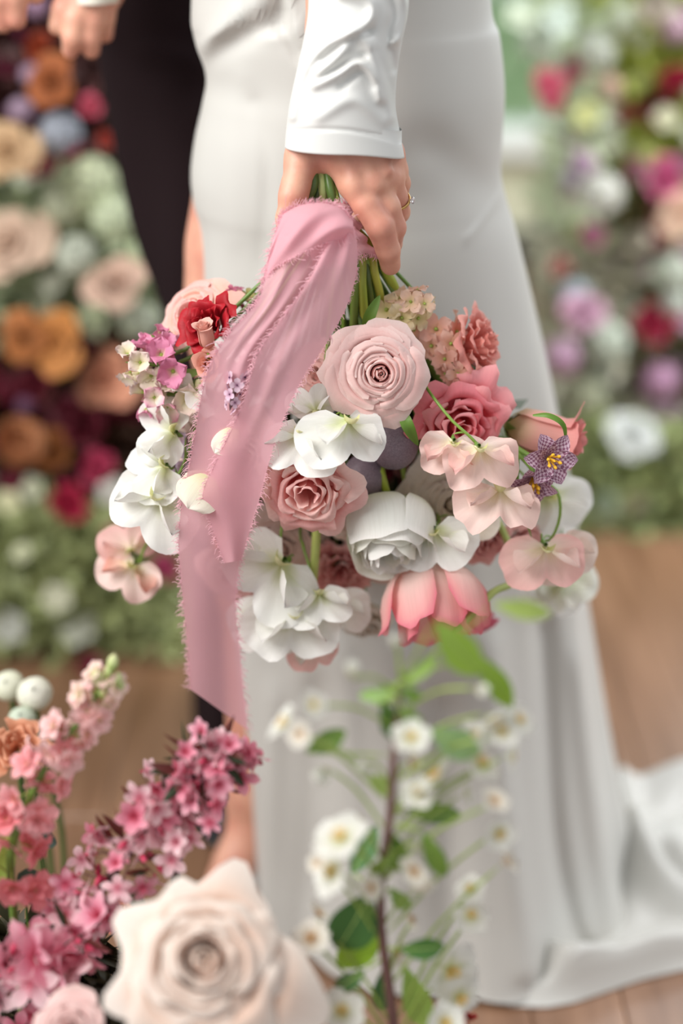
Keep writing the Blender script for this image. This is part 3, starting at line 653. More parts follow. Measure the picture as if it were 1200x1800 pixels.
def sweet_pea(label, main, blooms, stem_r=.0012, group=None, smat=None):
    """main: world points of the flower stalk; blooms: (px,py,Y, size px, up, face, mats..., opts)"""
    o = np.asarray(main[0]); root = empty('sweet_pea', label, 'flower', mat4(o, np.eye(3)), group)
    tube('stem', [np.asarray(p) - o for p in main], stem_r, smat or STEM, root, 22, 6)
    for bl in blooms:
        px, py, Y, sp, up, face, mb, mw = bl[:8]; op = bl[8] if len(bl) > 8 else {}
        c = W(px, py, Y); s = sp * MPP(c) * 1.16; u_ = D(*up); f_ = D(*face)
        b = sweet_blossom(root, c, u_, f_, s, mb, mw, **{k: v for k, v in op.items() if k != 'at'})
        at = op.get('at'); S = spline(main, 60); j = int(np.argmin(np.linalg.norm(S - c, axis=1))) if at is None else int(at * 59)
        bk = c - u_ * .2 * s - f_ * .12 * s; mid = (bk + S[j]) / 2 - u_ * .004
        tube('pedicel', [c * 0 + S[j] - o, mid - o, bk - o], stem_r * .7, smat or STEM, root, 8, 5)
    return root

# ---- garden rose
def mk_rose(R): return rose_petals(R * 1.0, 44, .80, .25, .035, .10, n=(13, 12), inner=.02, roll=.07, jit=.12, drift=(.05, -.12), closed=True)
petal_flower('garden_rose', 'large pale pink garden rose in full bloom at the centre of the bouquet', 'flower', 660, 652, 1.232, 94, (.02, -.10, 1), mk_rose, [pm_rosein] * 0 + [pm_rose], spin=.6, stemr=.0024, smat=STEMD, sepals=5, back=.35)
# ---- ruffled blooms (double lisianthus, ranunculus)
def globe(R):
    out = []
    for k in range(22):
        s = k / 21.0; rr = R * (.30 + .62 * s); h = R * (1.62 - .25 * s) * RS.uniform(.93, 1.05)
        out.append(cup(k * 2.4 + RS.uniform(-.2, .2), [(rr * .2, 0), (rr * .95, h * .22), (rr * 1.08, h * .55), (rr * .98, h * .85), (rr * (.82 + .22 * s), h)], .85, 17, 16, drop=.24, ruf=R * .04, fr=1.3, base=.4))
    return out
def ruffle(N, H, op, ruf, point=0, inner=.08, n=(11, 9), incurve=0, notch=0):
    return lambda R: rose_petals(R, N, H, op, ruf, point, n=n, inner=inner, incurve=incurve, roll=.02)
petal_flower('ranunculus', 'ruffled pale pink double bloom below the white sweet peas, deep pink at its heart', 'flower', 545, 852, 1.225, 98, (-.08, -.42, .9), ruffle(17, 1.1, .40, .13, inner=.17, n=(16, 11)), [pm_pink, pm_pinkl, pm_pinkl], spin=1.0, back=.4)
petal_flower('lisianthus', 'coral pink double bloom to the right of the pale pink rose', 'flower', 803, 745, 1.262, 92, (.20, -.35, .88), ruffle(17, 1.0, .42, .15, inner=.12, n=(16, 11)), [pm_coral, pm_coral, pm_corald], spin=.3, back=.4)
petal_flower('ranunculus', 'creamy white ranunculus hanging face down on a thick green stem', 'flower', 683, 932, 1.245, 84, (.02, -.86, .5), globe, [pm_white, pm_white, pm_whiteg], spin=.4, stem=False, back=.75)
o = SC.objects[-1]
def last(): return [x for x in bpy.data.objects if x.parent is None][-1]
roots = []
def rooted(fn, *a, **k):
    r = fn(*a, **k); roots.append(r); return r
def add_stem(root, pts, r, mat=None):
    o = np.array(root.matrix_world.inverted()); P = [o[:3, :3] @ np.asarray(p) + o[:3, 3] for p in pts]
    return tube('stem', P, r, mat or STEML, root, 16, 8)
rn = [x for x in SC.objects if x.name.startswith('ranunculus') and x.parent is None][-1]
add_stem(rn, [W(684, 885, 1.262), W(670, 830, 1.262), W(664, 790, 1.285), W(655, 700, 1.30), W(650, 520, 1.30), HANDPT], .0032, leafm('#93a83a', .15, .4))
# butterfly ranunculus: few broad cupped petals, facing down
def bfly(R):
    out = []
    for k in range(11):
        s = k / 10.0; rr = R * (.42 + .42 * s)
        out.append(cup(k * 2.4 + .3, [(rr * .15, 0), (rr * .8, R * .15), (rr * 1.12, R * .55), (rr * 1.15, R * (1.05 - .1 * s)), (rr * 1.2, R * (1.3 - .25 * s))], .62, 10, 10, drop=.42, ruf=R * .05, fr=1.5, base=.35, point=.05))
    return out
r_ = petal_flower('ranunculus', 'rosy pink cupped bloom hanging face down at the bottom of the bouquet', 'flower', 765, 1072, 1.235, 104, (.12, -.93, .33), bfly, pm_bfly, spin=.2, stem=False, back=.78, sepals=4, smat=STEM)
add_stem(r_, [W(757, 1004, 1.245), W(738, 960, 1.262), W(715, 860, 1.30), W(660, 560, 1.305), HANDPT], .0022)
# side rosebud
def bud(R):
    out = []
    for k in range(12):
        s = k / 11.0; rr = R * (.15 + .42 * s)
        out.append(cup(k * 2.4, [(rr * .2, 0), (rr * 1.0, R * .45), (rr * 1.02, R * 1.2), (rr * .95, R * (2.0 - .25 * s)), (rr * (1.0 + .5 * s), R * (2.25 - .35 * s))], 1.5 - .5 * s, 10, 9, drop=.22, ruf=R * .02, point=.08 * s, roll=R * .08 * s))
    return out
petal_flower('rosebud', 'soft pink rosebud lying sideways, green at its base, beyond the coral bloom', 'flower', 950, 762, 1.285, 66, (.95, -.22, .15), bud, petal('#aab06a', '#e3a79b', '#e69c98', p=(.08, .42, .95)), sepals=5, smat=STEM2, back=1.0)
petal_flower('rose', 'blush pink rose half hidden behind the ribbon and the big garden rose', 'flower', 556, 655, 1.285, 72, (-.5, .1, .8), mk_rose, pm_blushp, spin=.5, smat=STEMD)
petal_flower('rose', 'blush rose glowing through the sheer ribbon', 'flower', 425, 800, 1.262, 84, (-.25, -.2, .95), mk_rose, petal('#e7a9a6', '#ecbcb6', '#efcfc8'), spin=.9, smat=STEMD)
petal_flower('ranunculus', 'cream ranunculus peeping past the inner edge of the ribbon', 'flower', 372, 872, 1.262, 62, (-.35, -.3, .85), ruffle(22, 1.05, .3, .05, inner=.12), pm_cream, spin=.3)
# salmon carnation at right, seen from the side
def carn(N, H=.9, fr=3.2, rf=.09, aw0=.9): 
    def f(R):
        out = []
        for k in range(N):
            s = k / (N - 1.0); rr = R * (.15 + .8 * s)
            out.append(cup(k * 2.4, [(rr * .15, 0), (rr * .5, R * H * .5), (rr * .9, R * H * (1.0 - .3 * s)), (rr * 1.05, R * H * (1.05 - .45 * s))], (aw0 - .45 * s) * RS.uniform(.85, 1.15), 13, 8, drop=.2, ruf=R * rf, fr=fr, base=.35, notch=.06))
        return out
    return f
petal_flower('carnation', 'salmon pink ruffled carnation at the upper right edge of the bouquet', 'flower', 842, 604, 1.292, 82, (.75, .18, .45), carn(18, 1.0, 1.8, .10, .95), [pm_salmon, petal('#b85850', '#d98074', '#e39a90')], sepals=5, back=.7)
# red, peach, pink at upper left
petal_flower('carnation', 'deep red velvety bloom at the upper left of the bouquet', 'flower', 368, 572, 1.268, 66, (-.45, .25, .85), carn(15, .9, 1.4, .12, 1.05), [pm_red, petal('#6c0810', '#a0121c', '#b41c28')], spin=1.2, back=.5)
petal_flower('rose', 'pale peach rose behind the red bloom', 'flower', 336, 548, 1.30, 80, (-.5, .4, .75), mk_rose, [pm_peach, petal('#e79c92', '#efb7ae', '#f0c6be')], spin=.2, back=.5)
petal_flower('rosebud', 'small peach rosebud pressed against the ribbon below the red bloom', 'flower', 372, 640, 1.245, 34, (-.3, -.1, .9), bud, petal('#d97a5a', '#e79a80', '#ecae9a'), sepals=0, back=1.2)
petal_flower('rosebud', 'open peach petal curling in front of the red bloom', 'flower', 362, 596, 1.238, 25, (-.15, .8, .6), bud, petal('#e0937c', '#edb09e', '#f0bdb0'), back=.8)
petal_flower('ranunculus', 'blush double bloom behind the left ribbon beside the dark red petals', 'flower', 322, 772, 1.292, 52, (-.5, -.2, .8), ruffle(20, 1, .3, .05), pm_blushb)
petal_flower('carnation', 'dark red bloom tucked behind the left white sweet peas', 'flower', 300, 868, 1.282, 50, (-.4, -.3, .8), carn(18), pm_wine if False else petal('#5a0812', '#8a0f20', '#9c1528'), back=.5)
petal_flower('carnation', 'dark red bloom glimpsed between the two layers of ribbon', 'flower', 425, 655, 1.272, 36, (-.1, 0, 1), carn(14), petal('#4a1014', '#7c1a20', '#8c262a'), back=.5)
# inner fillers
petal_flower('rose', 'large cream rose half hidden behind the blush sweet peas', 'flower', 790, 880, 1.292, 92, (.15, -.3, .9), mk_rose, petal('#dcc6a8', '#e5d8c4', '#eae1d2', tr=.25), spin=.4)
petal_flower('rose', 'blush cream rose low behind the white ranunculus', 'flower', 690, 965, 1.300, 84, (0, -.5, .8), mk_rose, petal('#dfa898', '#e9c4b6', '#ecd4ca', tr=.25), spin=.8)
petal_flower('carnation', 'salmon pink bloom with a dark throat between the hanging stems', 'flower', 598, 1000, 1.302, 66, (0, -.35, .9), carn(16), [petal('#b03a44', '#dc8f8c', '#e4aca8'), petal('#c45a5c', '#e0a09c', '#e8b6b0')], back=.5)
petal_flower('rose', 'pale blush rose behind the hanging green stems', 'flower', 490, 960, 1.30, 74, (-.1, -.35, .9), mk_rose, petal('#d8a496', '#e6c4b8', '#ead2c8', tr=.25), spin=.2)
petal_flower('ranunculus', 'faded cream bloom hanging low behind the pink cupped bloom', 'flower', 640, 1085, 1.315, 56, (.0, -.75, .6), ruffle(16, 1.3, .2, .06), petal('#cfc3a0', '#ddd2c2', '#e2d8cc', tr=.25))
petal_flower('rose', 'pink rose seen through the sheer ribbon beside the white sweet peas', 'flower', 405, 1010, 1.292, 60, (-.2, -.4, .8), mk_rose, petal('#dc9696', '#e8b0ae', '#edc2be'))
petal_flower('lisianthus', 'pink bloom just behind the lower blush sweet pea', 'flower', 858, 948, 1.292, 52, (.3, -.5, .8), ruffle(16, 1, .3, .08), petal('#d77f86', '#e8a8a6', '#ecbcb8'))
petal_flower('lisianthus', 'soft pink bloom at the right end of the thick pale stem', 'flower', 918, 960, 1.315, 52, (.5, -.3, .7), ruffle(16, 1, .3, .08), petal('#cf7a78', '#e0a09a', '#e8b4ac'))
petal_flower('carnation', 'small deep pink bloom beside the cupped pink bloom', 'flower', 846, 1092, 1.300, 34, (.3, -.7, .6), carn(14), petal('#c84a68', '#dc6c86', '#e48a9c'), back=.5)
petal_flower('ranunculus', 'blush bloom under the pale rose, left of the dark grapes', 'flower', 610, 905, 1.285, 48, (0, -.3, .9), ruffle(16, 1, .3, .05), petal('#dfb4a4', '#ebcdbf', '#efdcd2'))
petal_flower('rose', 'wine coloured rose deep inside the bouquet behind the grapes', 'flower', 660, 810, 1.325, 70, (0, -.2, 1), mk_rose, pm_wine)
petal_flower('rose', 'plum rose deep inside the bouquet above the cream rose', 'flower', 560, 925, 1.325, 60, (0, -.3, 1), mk_rose, petal('#3a0c20', '#561430', '#6c1c3e'))
petal_flower('rose', 'dusky mauve rose deep inside the bouquet behind the coral bloom', 'flower', 740, 800, 1.325, 80, (.2, -.2, 1), mk_rose, petal('#6a3a3e', '#8c5656', '#a06c68'))

# grapes
def grape(px, py, Y, r, label):
    c = W(px, py, Y); s = r * MPP(c); root = empty('grape', label, 'fruit', mat4(c, frame(D(.1, .9, -.2))), 'purple grapes inside the bouquet')
    t = np.linspace(0, PI, 15)[:, None]; a = np.linspace(0, 2 * PI, 25)[None, :-1]
    P = np.stack([s * np.sin(t) * np.cos(a), s * np.sin(t) * np.sin(a), s * 1.08 * np.cos(t) * (1 + .02 * np.cos(a * 2)) + 0 * a], -1)
    grid('skin', P, GRAPE, root, True)
    tube('stalk', [(0, 0, s * 1.02), (s * .1, 0, s * 1.4), (s * .4, 0, s * 2.2)], [.0016, .001, .001], STEMD, root, 8, 6)
GRAPE = plain('grape_skin', '#5d4a58', .5); n_ = GRAPE.node_tree; no = n_.nodes.new('ShaderNodeTexNoise'); no.inputs['Scale'].default_value = 70
rr = n_.nodes.new('ShaderNodeValToRGB'); rr.color_ramp.elements[0].color = hexc('#5a4654'); rr.color_ramp.elements[1].color = hexc('#988a92'); rr.color_ramp.elements[0].position = .3; rr.color_ramp.elements[1].position = .75
n_.links.new(no.outputs[0], rr.inputs[0]); n_.links.new(rr.outputs[0], n_.nodes['Principled BSDF'].inputs['Base Color'])
grape(693, 780, 1.262, 43, 'dusty purple grape right of the white sweet pea petal')
grape(640, 838, 1.268, 38, 'dark purple grape half hidden beside the thick green stem')
grape(655, 745, 1.30, 30, 'purple grape deep under the pale pink rose')

# ---- sweet peas
UPV = (0, 1, 0)
A = [W(603, 690, 1.262), W(600, 725, 1.240), W(588, 752, 1.226), W(560, 760, 1.222)]
sweet_pea('white sweet pea spray in front of the pale pink ranunculus', [HANDPT + [0, .004, 0], W(628, 560, 1.29)] + A,
          [(532, 762, 1.212, 74, (-.30, -.90, .32), (-.1, .3, 1), pm_white, pm_white, dict(opn=.4)), (606, 740, 1.208, 80, (.16, -.93, .28), (.45, .1, .85), pm_white, pm_white, dict(opn=.2)),
           (556, 722, 1.235, 48, (-.3, .7, .4), (-.2, -.2, 1), pm_white, pm_white, dict(opn=.4))])
sweet_pea('white sweet pea stem arching down the left edge of the bouquet', [HANDPT + [-.004, .01, 0], W(470, 520, 1.31), W(375, 690, 1.29), W(345, 752, 1.262), W(325, 810, 1.245), W(305, 850, 1.235), W(296, 880, 1.232), W(295, 910, 1.235)],
          [(308, 762, 1.248, 66, (-.95, .15, .1), (-.2, .3, 1), pm_white, pm_white, dict(opn=.3, at=.74, wave=1.3)), (292, 822, 1.238, 66, (-.9, -.25, .2), (-.1, .4, .9), pm_white, pm_white, dict(opn=.3, at=.85)),
           (283, 872, 1.228, 84, (-.55, -.8, .15), (-.1, .2, 1), pm_white, pm_white, dict(opn=.2, at=.94)), (297, 915, 1.240, 50, (-.1, -.95, .1), (-.4, .1, .9), pm_white, pm_white, dict(opn=.2, at=1.0)),
           (345, 690, 1.262, 50, (-.3, -.1, .6), (-.3, .2, 1), pm_white, pm_white, dict(opn=.4, at=.6))])
sweet_pea('large white sweet pea cluster at the lower left of the bouquet', [HANDPT, W(560, 560, 1.315), W(520, 850, 1.30), W(500, 900, 1.275), W(492, 960, 1.262), W(497, 985, 1.258)],
          [(498, 990, 1.245, 96, (-.55, -.5, .25), (-.1, .2, 1), pm_white, pm_white, dict(opn=.3, wave=1.2)), (470, 1070, 1.262, 78, (-.1, -.9, .15), (-.2, .1, 1), pm_white, pm_white, dict(opn=.3, at=1))])
sweet_pea('white sweet pea with folded wings hanging at the bottom of the bouquet', [HANDPT, W(575, 560, 1.315), W(530, 900, 1.295), W(533, 960, 1.27), W(543, 1000, 1.255), W(524, 1030, 1.25), W(515, 1045, 1.25)],
          [(560, 1045, 1.240, 62, (.15, -.75, .5), (.1, .1, 1), pm_white, pm_white, dict(opn=.3)), (512, 1075, 1.238, 84, (.0, -.95, .15), (.2, .1, 1), pm_white, pm_white, dict(opn=.1, at=1)), (585, 1060, 1.262, 60, (.3, -.8, .15), (.3, 0, 1), pm_white, pm_white, dict(opn=.3, at=.9)),
           (548, 1130, 1.255, 46, (.3, -.85, .1), (0, 0, 1), pm_blushp, pm_white, dict(opn=.3, at=1))])
sweet_pea('blush sweet pea spray with three ruffled blossoms over the cream rose', [HANDPT + [.003, 0, 0], W(690, 600, 1.30), W(742, 670, 1.262), W(758, 694, 1.238), W(795, 740, 1.222), W(836, 778, 1.215), W(868, 830, 1.222), W(880, 872, 1.226)],
          [(796, 776, 1.216, 64, (-.12, -.95, .1), (.1, .1, 1), pm_blush, pm_blushp, dict(opn=.3, wave=2.2, at=.72)), (840, 788, 1.208, 72, (.15, -.9, .2), (.1, .25, 1), pm_blush, pm_blushp, dict(opn=.3, wave=2.3, at=.85)),
           (878, 864, 1.214, 74, (-.05, -.75, .5), (.0, .5, 1), pm_blush, pm_blush, dict(opn=.5, wave=2.2, at=1))])
sweet_pea('blush sweet pea at the lower right on a curling green tendril', [HANDPT, W(750, 620, 1.31), W(905, 820, 1.285), W(945, 845, 1.262), W(978, 862, 1.252), W(984, 905, 1.250), W(970, 945, 1.25), W(952, 952, 1.25)],
          [(956, 960, 1.240, 74, (.05, -.95, .1), (.15, .1, 1), pm_blushp, pm_blush, dict(opn=.25, wave=1.3, at=1)), (985, 960, 1.262, 62, (.4, -.8, .1), (.2, 0, 1), pm_blushb, pm_blushb, dict(opn=.3, at=1))])
sweet_pea('white sweet pea with a long folded petal right of the white ranunculus', [HANDPT, W(700, 620, 1.315), W(768, 900, 1.285), W(762, 928, 1.262)],
          [(764, 930, 1.240, 74, (.05, -.95, .1), (-.2, .1, 1), pm_white, pm_white, dict(opn=.05)), (762, 925, 1.262, 62, (-.6, -.6, .1), (-.2, 0, 1), pm_white, pm_white, dict(opn=.3)), (800, 915, 1.268, 66, (.6, -.6, .2), (0, 0, 1), pm_cream, pm_cream, dict(opn=.3))])
sweet_pea('soft pink sweet pea dangling at the far lower left', [HANDPT + [0, .01, 0], W(440, 640, 1.33), W(330, 880, 1.31), W(262, 950, 1.30), W(245, 990, 1.30), W(240, 1000, 1.30)],
          [(238, 992, 1.30, 62, (-.45, -.8, .1), (-.1, .1, 1), pm_blush, petal('#e9dcae', '#eec9b8', '#e8a496', tr=.35), dict(opn=.3, wave=1.6)), (232, 970, 1.305, 56, (-.3, .9, .1), (0, 0, 1), pm_blushp, pm_blushp, dict(opn=.4))])
sweet_pea('greenish white blurred sweet pea hanging at the right edge behind the blush one', [HANDPT, W(800, 660, 1.34), W(960, 860, 1.36), W(990, 980, 1.36), W(985, 1010, 1.36)],
          [(988, 1010, 1.36, 60, (.3, -.9, 0), (0, 0, 1), pm_whiteg, pm_whiteg, {}), (975, 1030, 1.36, 56, (-.1, -1, 0), (0, 0, 1), pm_white, pm_white, {}), (962, 870, 1.345, 74, (.4, -.75, 0), (.2, 0, 1), pm_white, pm_white, dict(at=.8))])

# ---- florets in spikes: stock, snapdragon, lilac
def floret_pts(R, n=5, w=.8, ruf=.05, bend=.7, b0=.5, tip=2.2, nu=5, nv=6):
    return [xf(flat(R, R * w, nu, nv, bend=-bend, cupd=.15, ruf=ruf, tip=tip, belly=.62, bend0=b0), Rz(2 * PI * k / n + RS.uniform(-.1, .1))) for k in range(n)]
def floret(root, loc, f, R, mat, n=5, eye=None, name='floret', **k):
    inv = np.array(root.matrix_world.inverted()); M = np.eye(4); fr_ = frame(f, RS.uniform(0, 6)); M[:3, :3] = inv[:3, :3] @ fr_; M[:3, 3] = inv[:3, :3] @ np.asarray(loc) + inv[:3, 3]
    V, Fc, U = joinparts(floret_pts(R, n, **k)); o = mesh_obj(name, V, Fc, mat, root, U); o.matrix_local = Matrix(M.tolist())
    if eye is not None:
        e = tubeP([(0, 0, -.1 * R), (0, 0, .12 * R), (0, 0, .22 * R)], [.12 * R, .12 * R, .04 * R], 4, 6); grid('eye', e, eye, o, True)
    return o
def spike(name, label, px, py, Y, axis, Lp, wp, N, R, mats, eye=None, stem=True, smat=None, **k):
    c = W(px, py, Y); m = MPP(c); ax = D(*axis); root = empty(name, label, 'flower', mat4(c, np.eye(3)))
    fr_ = frame(ax); base = c - ax * Lp * m * .5
    for i in range(N):
        s = (i + .5) / N; a = i * 2.4; rad = fr_[:, 0] * math.cos(a) + fr_[:, 1] * math.sin(a)
        q = base + ax * Lp * m * s + rad * wp * m * (.55 - .3 * s)
        floret(root, q, nrm(rad * 1.0 + ax * .35 - FW * .35), R * m * (1.1 - .4 * s) , mats[i % len(mats)], eye=eye, **k)
    e = [np.zeros(3) - ax * Lp * m * .5, ax * Lp * m * .5]
    tube('stalk', e, [.0022, .0012], smat or STEM2, root, 8, 6)
    if stem: tube('stem', [e[0], (e[0] * 1.3 + (HANDPT - c) * .2), HANDPT - c + [0, .004, 0]], .0018, smat or STEM2, root, 12, 6)
    return root
spike('stock', 'cream and peach stock spike above the pale pink rose', 722, 542, 1.285, (.5, .35, .4), 74, 62, 13, 32, [pm_stock, petal('#d9cf8a', '#ecd9a8', '#efdfc0', tr=.3), petal('#e0b590', '#eebfa6', '#efc9b8')], eye=STEML, n=4, ruf=.16)
spike('stock', 'peach pink stock spike between the rose and the salmon carnation', 792, 628, 1.282, (.35, -.9, .2), 120, 52, 18, 31, [petal('#dcae86', '#e9b8a2', '#edc4b4'), petal('#d9a27e', '#e8ad9a', '#ecbfb0')], eye=STEML, n=4, ruf=.16)
spike('snapdragon', 'pink and cream snapdragon pointing out at the left edge', 262, 640, 1.272, (-.9, .05, .25), 86, 56, 12, 38, [pm_snapp, pm_snapc, pm_snapc], eye=STEML, n=4, ruf=.18, b0=1.15)
spike('snapdragon', 'pink and cream snapdragon cluster just above the left white sweet peas', 285, 696, 1.268, (-.8, -.2, .35), 76, 60, 11, 38, [pm_snapc, pm_snapp, petal('#e6dda8', '#eedfd0', '#eaa6bc')], eye=STEML, n=4, ruf=.18, b0=1.15)
spike('snapdragon', 'pink snapdragon tip above the left snapdragons, beside the peach rose', 282, 606, 1.28, (-.55, .6, .25), 52, 36, 8, 26, [pm_snapp, petal('#e7a2b8', '#e58fb4', '#e9a9c2')], eye=None, n=4, ruf=.18, b0=1.15)
spike('lilac', 'small lilac sprig showing between the two ribbon layers', 411, 690, 1.2010, (-.2, -.9, .1), 66, 26, 11, 14, [pm_lilac, petal('#a8708c', '#dfc0d0', '#e8d0dc')], eye=plain('lilac_eye', '#5a3350', .6), n=4, ruf=.0, stem=True, smat=plain('plum_stalk', '#5c3a3c', .6), b0=.2, bend=.1, w=.85)
spike('lilac', 'pale lilac sprig in shade behind the left sweet pea stem', 330, 810, 1.275, (-.3, -.8, .3), 80, 42, 16, 15, [petal('#8d6a86', '#b9a0b6', '#c8b6c6')], n=4, ruf=0, smat=STEMD, b0=.2, bend=.1, w=.85)
spike('stock', 'mauve pink florets beside the dark stems near the fingertips', 425, 522, 1.305, (-.6, .3, .2), 52, 26, 9, 16, [petal('#8a3a50', '#b5607a', '#c87a92'), petal('#8c8a50', '#a8a060', '#b8a878')], n=4, ruf=.05)

# ---- fritillaries with chequered petals
def frit_mat():
    m, nt, b = newmat('chequered_petal'); N = nt.nodes; L = nt.links; uv = N.new('ShaderNodeUVMap'); mp = N.new('ShaderNodeMapping'); mp.inputs['Scale'].default_value = (8, 12, 1)
    ck = N.new('ShaderNodeTexChecker'); ck.inputs['Scale'].default_value = 1; no = N.new('ShaderNodeTexNoise'); no.inputs['Scale'].default_value = 1.1; no.inputs['Detail'].default_value = 4
    ad = N.new('ShaderNodeVectorMath'); L.new(uv.outputs[0], mp.inputs[0]); L.new(mp.outputs[0], no.inputs['Vector']); L.new(mp.outputs[0], ad.inputs[0]); L.new(no.outputs['Color'], ad.inputs[1]); L.new(ad.outputs[0], ck.inputs['Vector'])
    ck.inputs['Color1'].default_value = hexc('#8a5670'); ck.inputs['Color2'].default_value = hexc('#cfb2c2'); L.new(ck.outputs[0], b.inputs['Base Color']); b.inputs['Roughness'].default_value = .45
    t = N.new('ShaderNodeBsdfTranslucent'); L.new(ck.outputs[0], t.inputs[0]); ms = N.new('ShaderNodeMixShader'); ms.inputs[0].default_value = .2
    L.new(b.outputs[0], ms.inputs[1]); L.new(t.outputs[0], ms.inputs[2]); L.new(ms.outputs[0], N['Material Output'].inputs[0]); return m
FRIT = frit_mat()
def fritillary(label, px, py, Y, face, Rp, spin, bends, main):
    c = W(px, py, Y); R = Rp * MPP(c); f = D(*face); loc = c - f * R * .25; root = empty('fritillary', label, 'flower', mat4(loc, frame(f, spin)))
    for k in range(6):
        P = xf(flat(R * 1.1, R * .70, 7, 9, bend=-bends, cupd=.5, tip=1.6, belly=.55, bend0=.85), Rz(k * PI / 3)); grid('petal', P, FRIT, root)
    for k in range(6):
        a = k * PI / 3 + .3; e = np.array([math.cos(a) * .2 * R, math.sin(a) * .2 * R, .62 * R]); o = tube('stamen', [(0, 0, 0), e * [.5, .5, .55], e], [R * .025, R * .025, R * .05], YEL, root, 6, 5)
        grid('anther', tubeP([e * [1, 1, .85], e * [1.1, 1.1, 1.05], e * [1.3, 1.3, 1.2]], [R * .05, R * .065, R * .04], 5, 6), YEL, o, True)
    grid('pistil', tubeP([(0, 0, 0), (0, 0, .4 * R), (0, 0, .75 * R)], [R * .07, R * .04, R * .07], 7, 6), YEL, root, True)
    inv = np.array(root.matrix_world.inverted())
    tube('stem', [inv[:3, :3] @ p + inv[:3, 3] for p in [loc] + main + [HANDPT]], .0021, STEM2, root, 18, 7)
    return root
fritillary('chequered purple fritillary facing out at the right edge, yellow stamens showing', 966, 806, 1.222, (.25, -.25, .9), 52, .4, 1.0, [W(955, 812, 1.238), W(905, 785, 1.262), W(800, 700, 1.31)])
fritillary('chequered purple fritillary hanging lower and to the left of its twin', 936, 846, 1.228, (-.05, -.75, .6), 50, .2, .7, [W(932, 820, 1.242), W(890, 780, 1.268), W(790, 700, 1.315)])

# ---- loose leaves and tendrils
def blade(name, label, pts, wd, mat, fold=.2):
    """a thin leaf blade along world points, wd in metres"""
    C = spline(pts, 16); T = np.gradient(C, axis=0); T /= np.linalg.norm(T, axis=1)[:, None]; S = np.cross(T, -FW); S /= np.linalg.norm(S, axis=1)[:, None]
    s = np.linspace(0, 1, 16); w_ = wd * np.sin(np.clip(s * .93 + .07, 0, 1) * PI) ** .7; u = np.linspace(-1, 1, 5)
    P = C[:, None] + S[:, None] * (u[None, :, None] * w_[:, None, None] / 2) - FW * (np.abs(u)[None, :, None] * w_[:, None, None] * fold)
    o = grid(name, P - C[0], mat); o.location = C[0]; tag(o, label, 'leaf'); return o
blade('leaf', 'pointed green leaf blade in front of the purple grape', [W(704, 716, 1.235), W(716, 748, 1.224), W(735, 784, 1.232)], .0095, LEAF)
blade('leaf', 'small pointed green leaf rising behind the rose top', [W(640, 585, 1.265), W(650, 555, 1.26), W(668, 518, 1.262)], .009, LEAF)
blade('tendril', 'thin curled green leaf tip over the side rosebud', [W(936, 730, 1.228), W(965, 731, 1.222), W(990, 748, 1.222), W(994, 782, 1.232)], .0042, LEAF)
blade('tendril', 'long thin green leaf curving beneath the two fritillaries', [W(890, 770, 1.25), W(908, 800, 1.245), W(910, 860, 1.25), W(938, 960, 1.25)], .0035, LEAF)
blade('leaf', 'green leaf under the snapdragon at the left edge', [W(352, 652, 1.275), W(322, 660, 1.27), W(300, 668, 1.27)], .008, leafm('#7fa05a'))
stemB = [(556, 935, 1.262, 548, 1045, 1.27, .0036, '#a9b86a', 'thick pale green stem between the hanging white flowers'), (590, 930, 1.31, 575, 1060, 1.31, .0028, '#6f7f48', 'dim green stem behind the thick pale stem'),
         (725, 985, 1.305, 715, 1090, 1.31, .0026, '#5f7a45', 'dark green stem above the cupped pink bloom')]
for x0, y0, Y0, x1, y1, Y1, r, c, lb in stemB:
    p = [HANDPT, W(x0 + 10, 650, 1.32), W(x0, y0, Y0), W(x1, y1, Y1)]; o = tube('flower_stem', [q - p[0] for q in p], r, leafm(c, .15, .4), None, 24, 8); o.location = p[0]; tag(o, lb, 'stem')
p = [HANDPT, W(760, 700, 1.31), W(905, 985, 1.28), W(862, 1045, 1.25), W(790, 1120, 1.23)]; o = tube('flower_stem', [q - p[0] for q in p], [.002, .002, .0032, .0032, .003], leafm('#a7bd74', .2, .4), None, 24, 8); o.location = p[0]; tag(o, 'pale blurred green stem slanting down past the pink cupped bloom', 'stem')
# stems in the hand, above the ribbon and at the neck
NK = [((552, 318), (545, 372), '#4f6b34', .0034), ((566, 322), (572, 372), '#a9bd7a', .0040), ((580, 330), (592, 372), '#55733a', .0036), ((560, 330), (560, 372), '#3d5a30', .003), ((590, 345), (604, 385), '#7f9c48', .0028)]
for i, ((x0, y0), (x1, y1), c, r) in enumerate(NK):
    Yk = 1.272 + .004 * (i % 2); xe = 590 + i * 10; p = [W(x0 - 10, y0 - 60, Yk + .016), W(x0, y0, Yk), W(x1, y1, Yk + .002), W(xe + 20, 470, 1.285), W(xe + 40, 560, 1.30)]
    o = tube('cut_stem', [q - p[0] for q in p], r, leafm(c, .1, .35), None, 20, 9); o.location = p[0]
    tag(o, ['dark green cut stem nearest the thumb', 'pale green cut stem between thumb and forefinger', 'mid green cut stem against the forefinger', 'shaded thin cut stem behind the pale one', 'thin yellow-green cut stem under the forefinger'][i], 'stem')
NK2 = [(632, 440, 640, 560, '#8a9a3c', .0036), (648, 440, 668, 520, '#a5aa48', .0034), (662, 445, 695, 510, '#8fa03f', .0038), (626, 450, 622, 560, '#66803a', .0034), (640, 450, 655, 550, '#4f6028', .003), (656, 452, 640, 545, '#6f5a3c', .0024)]
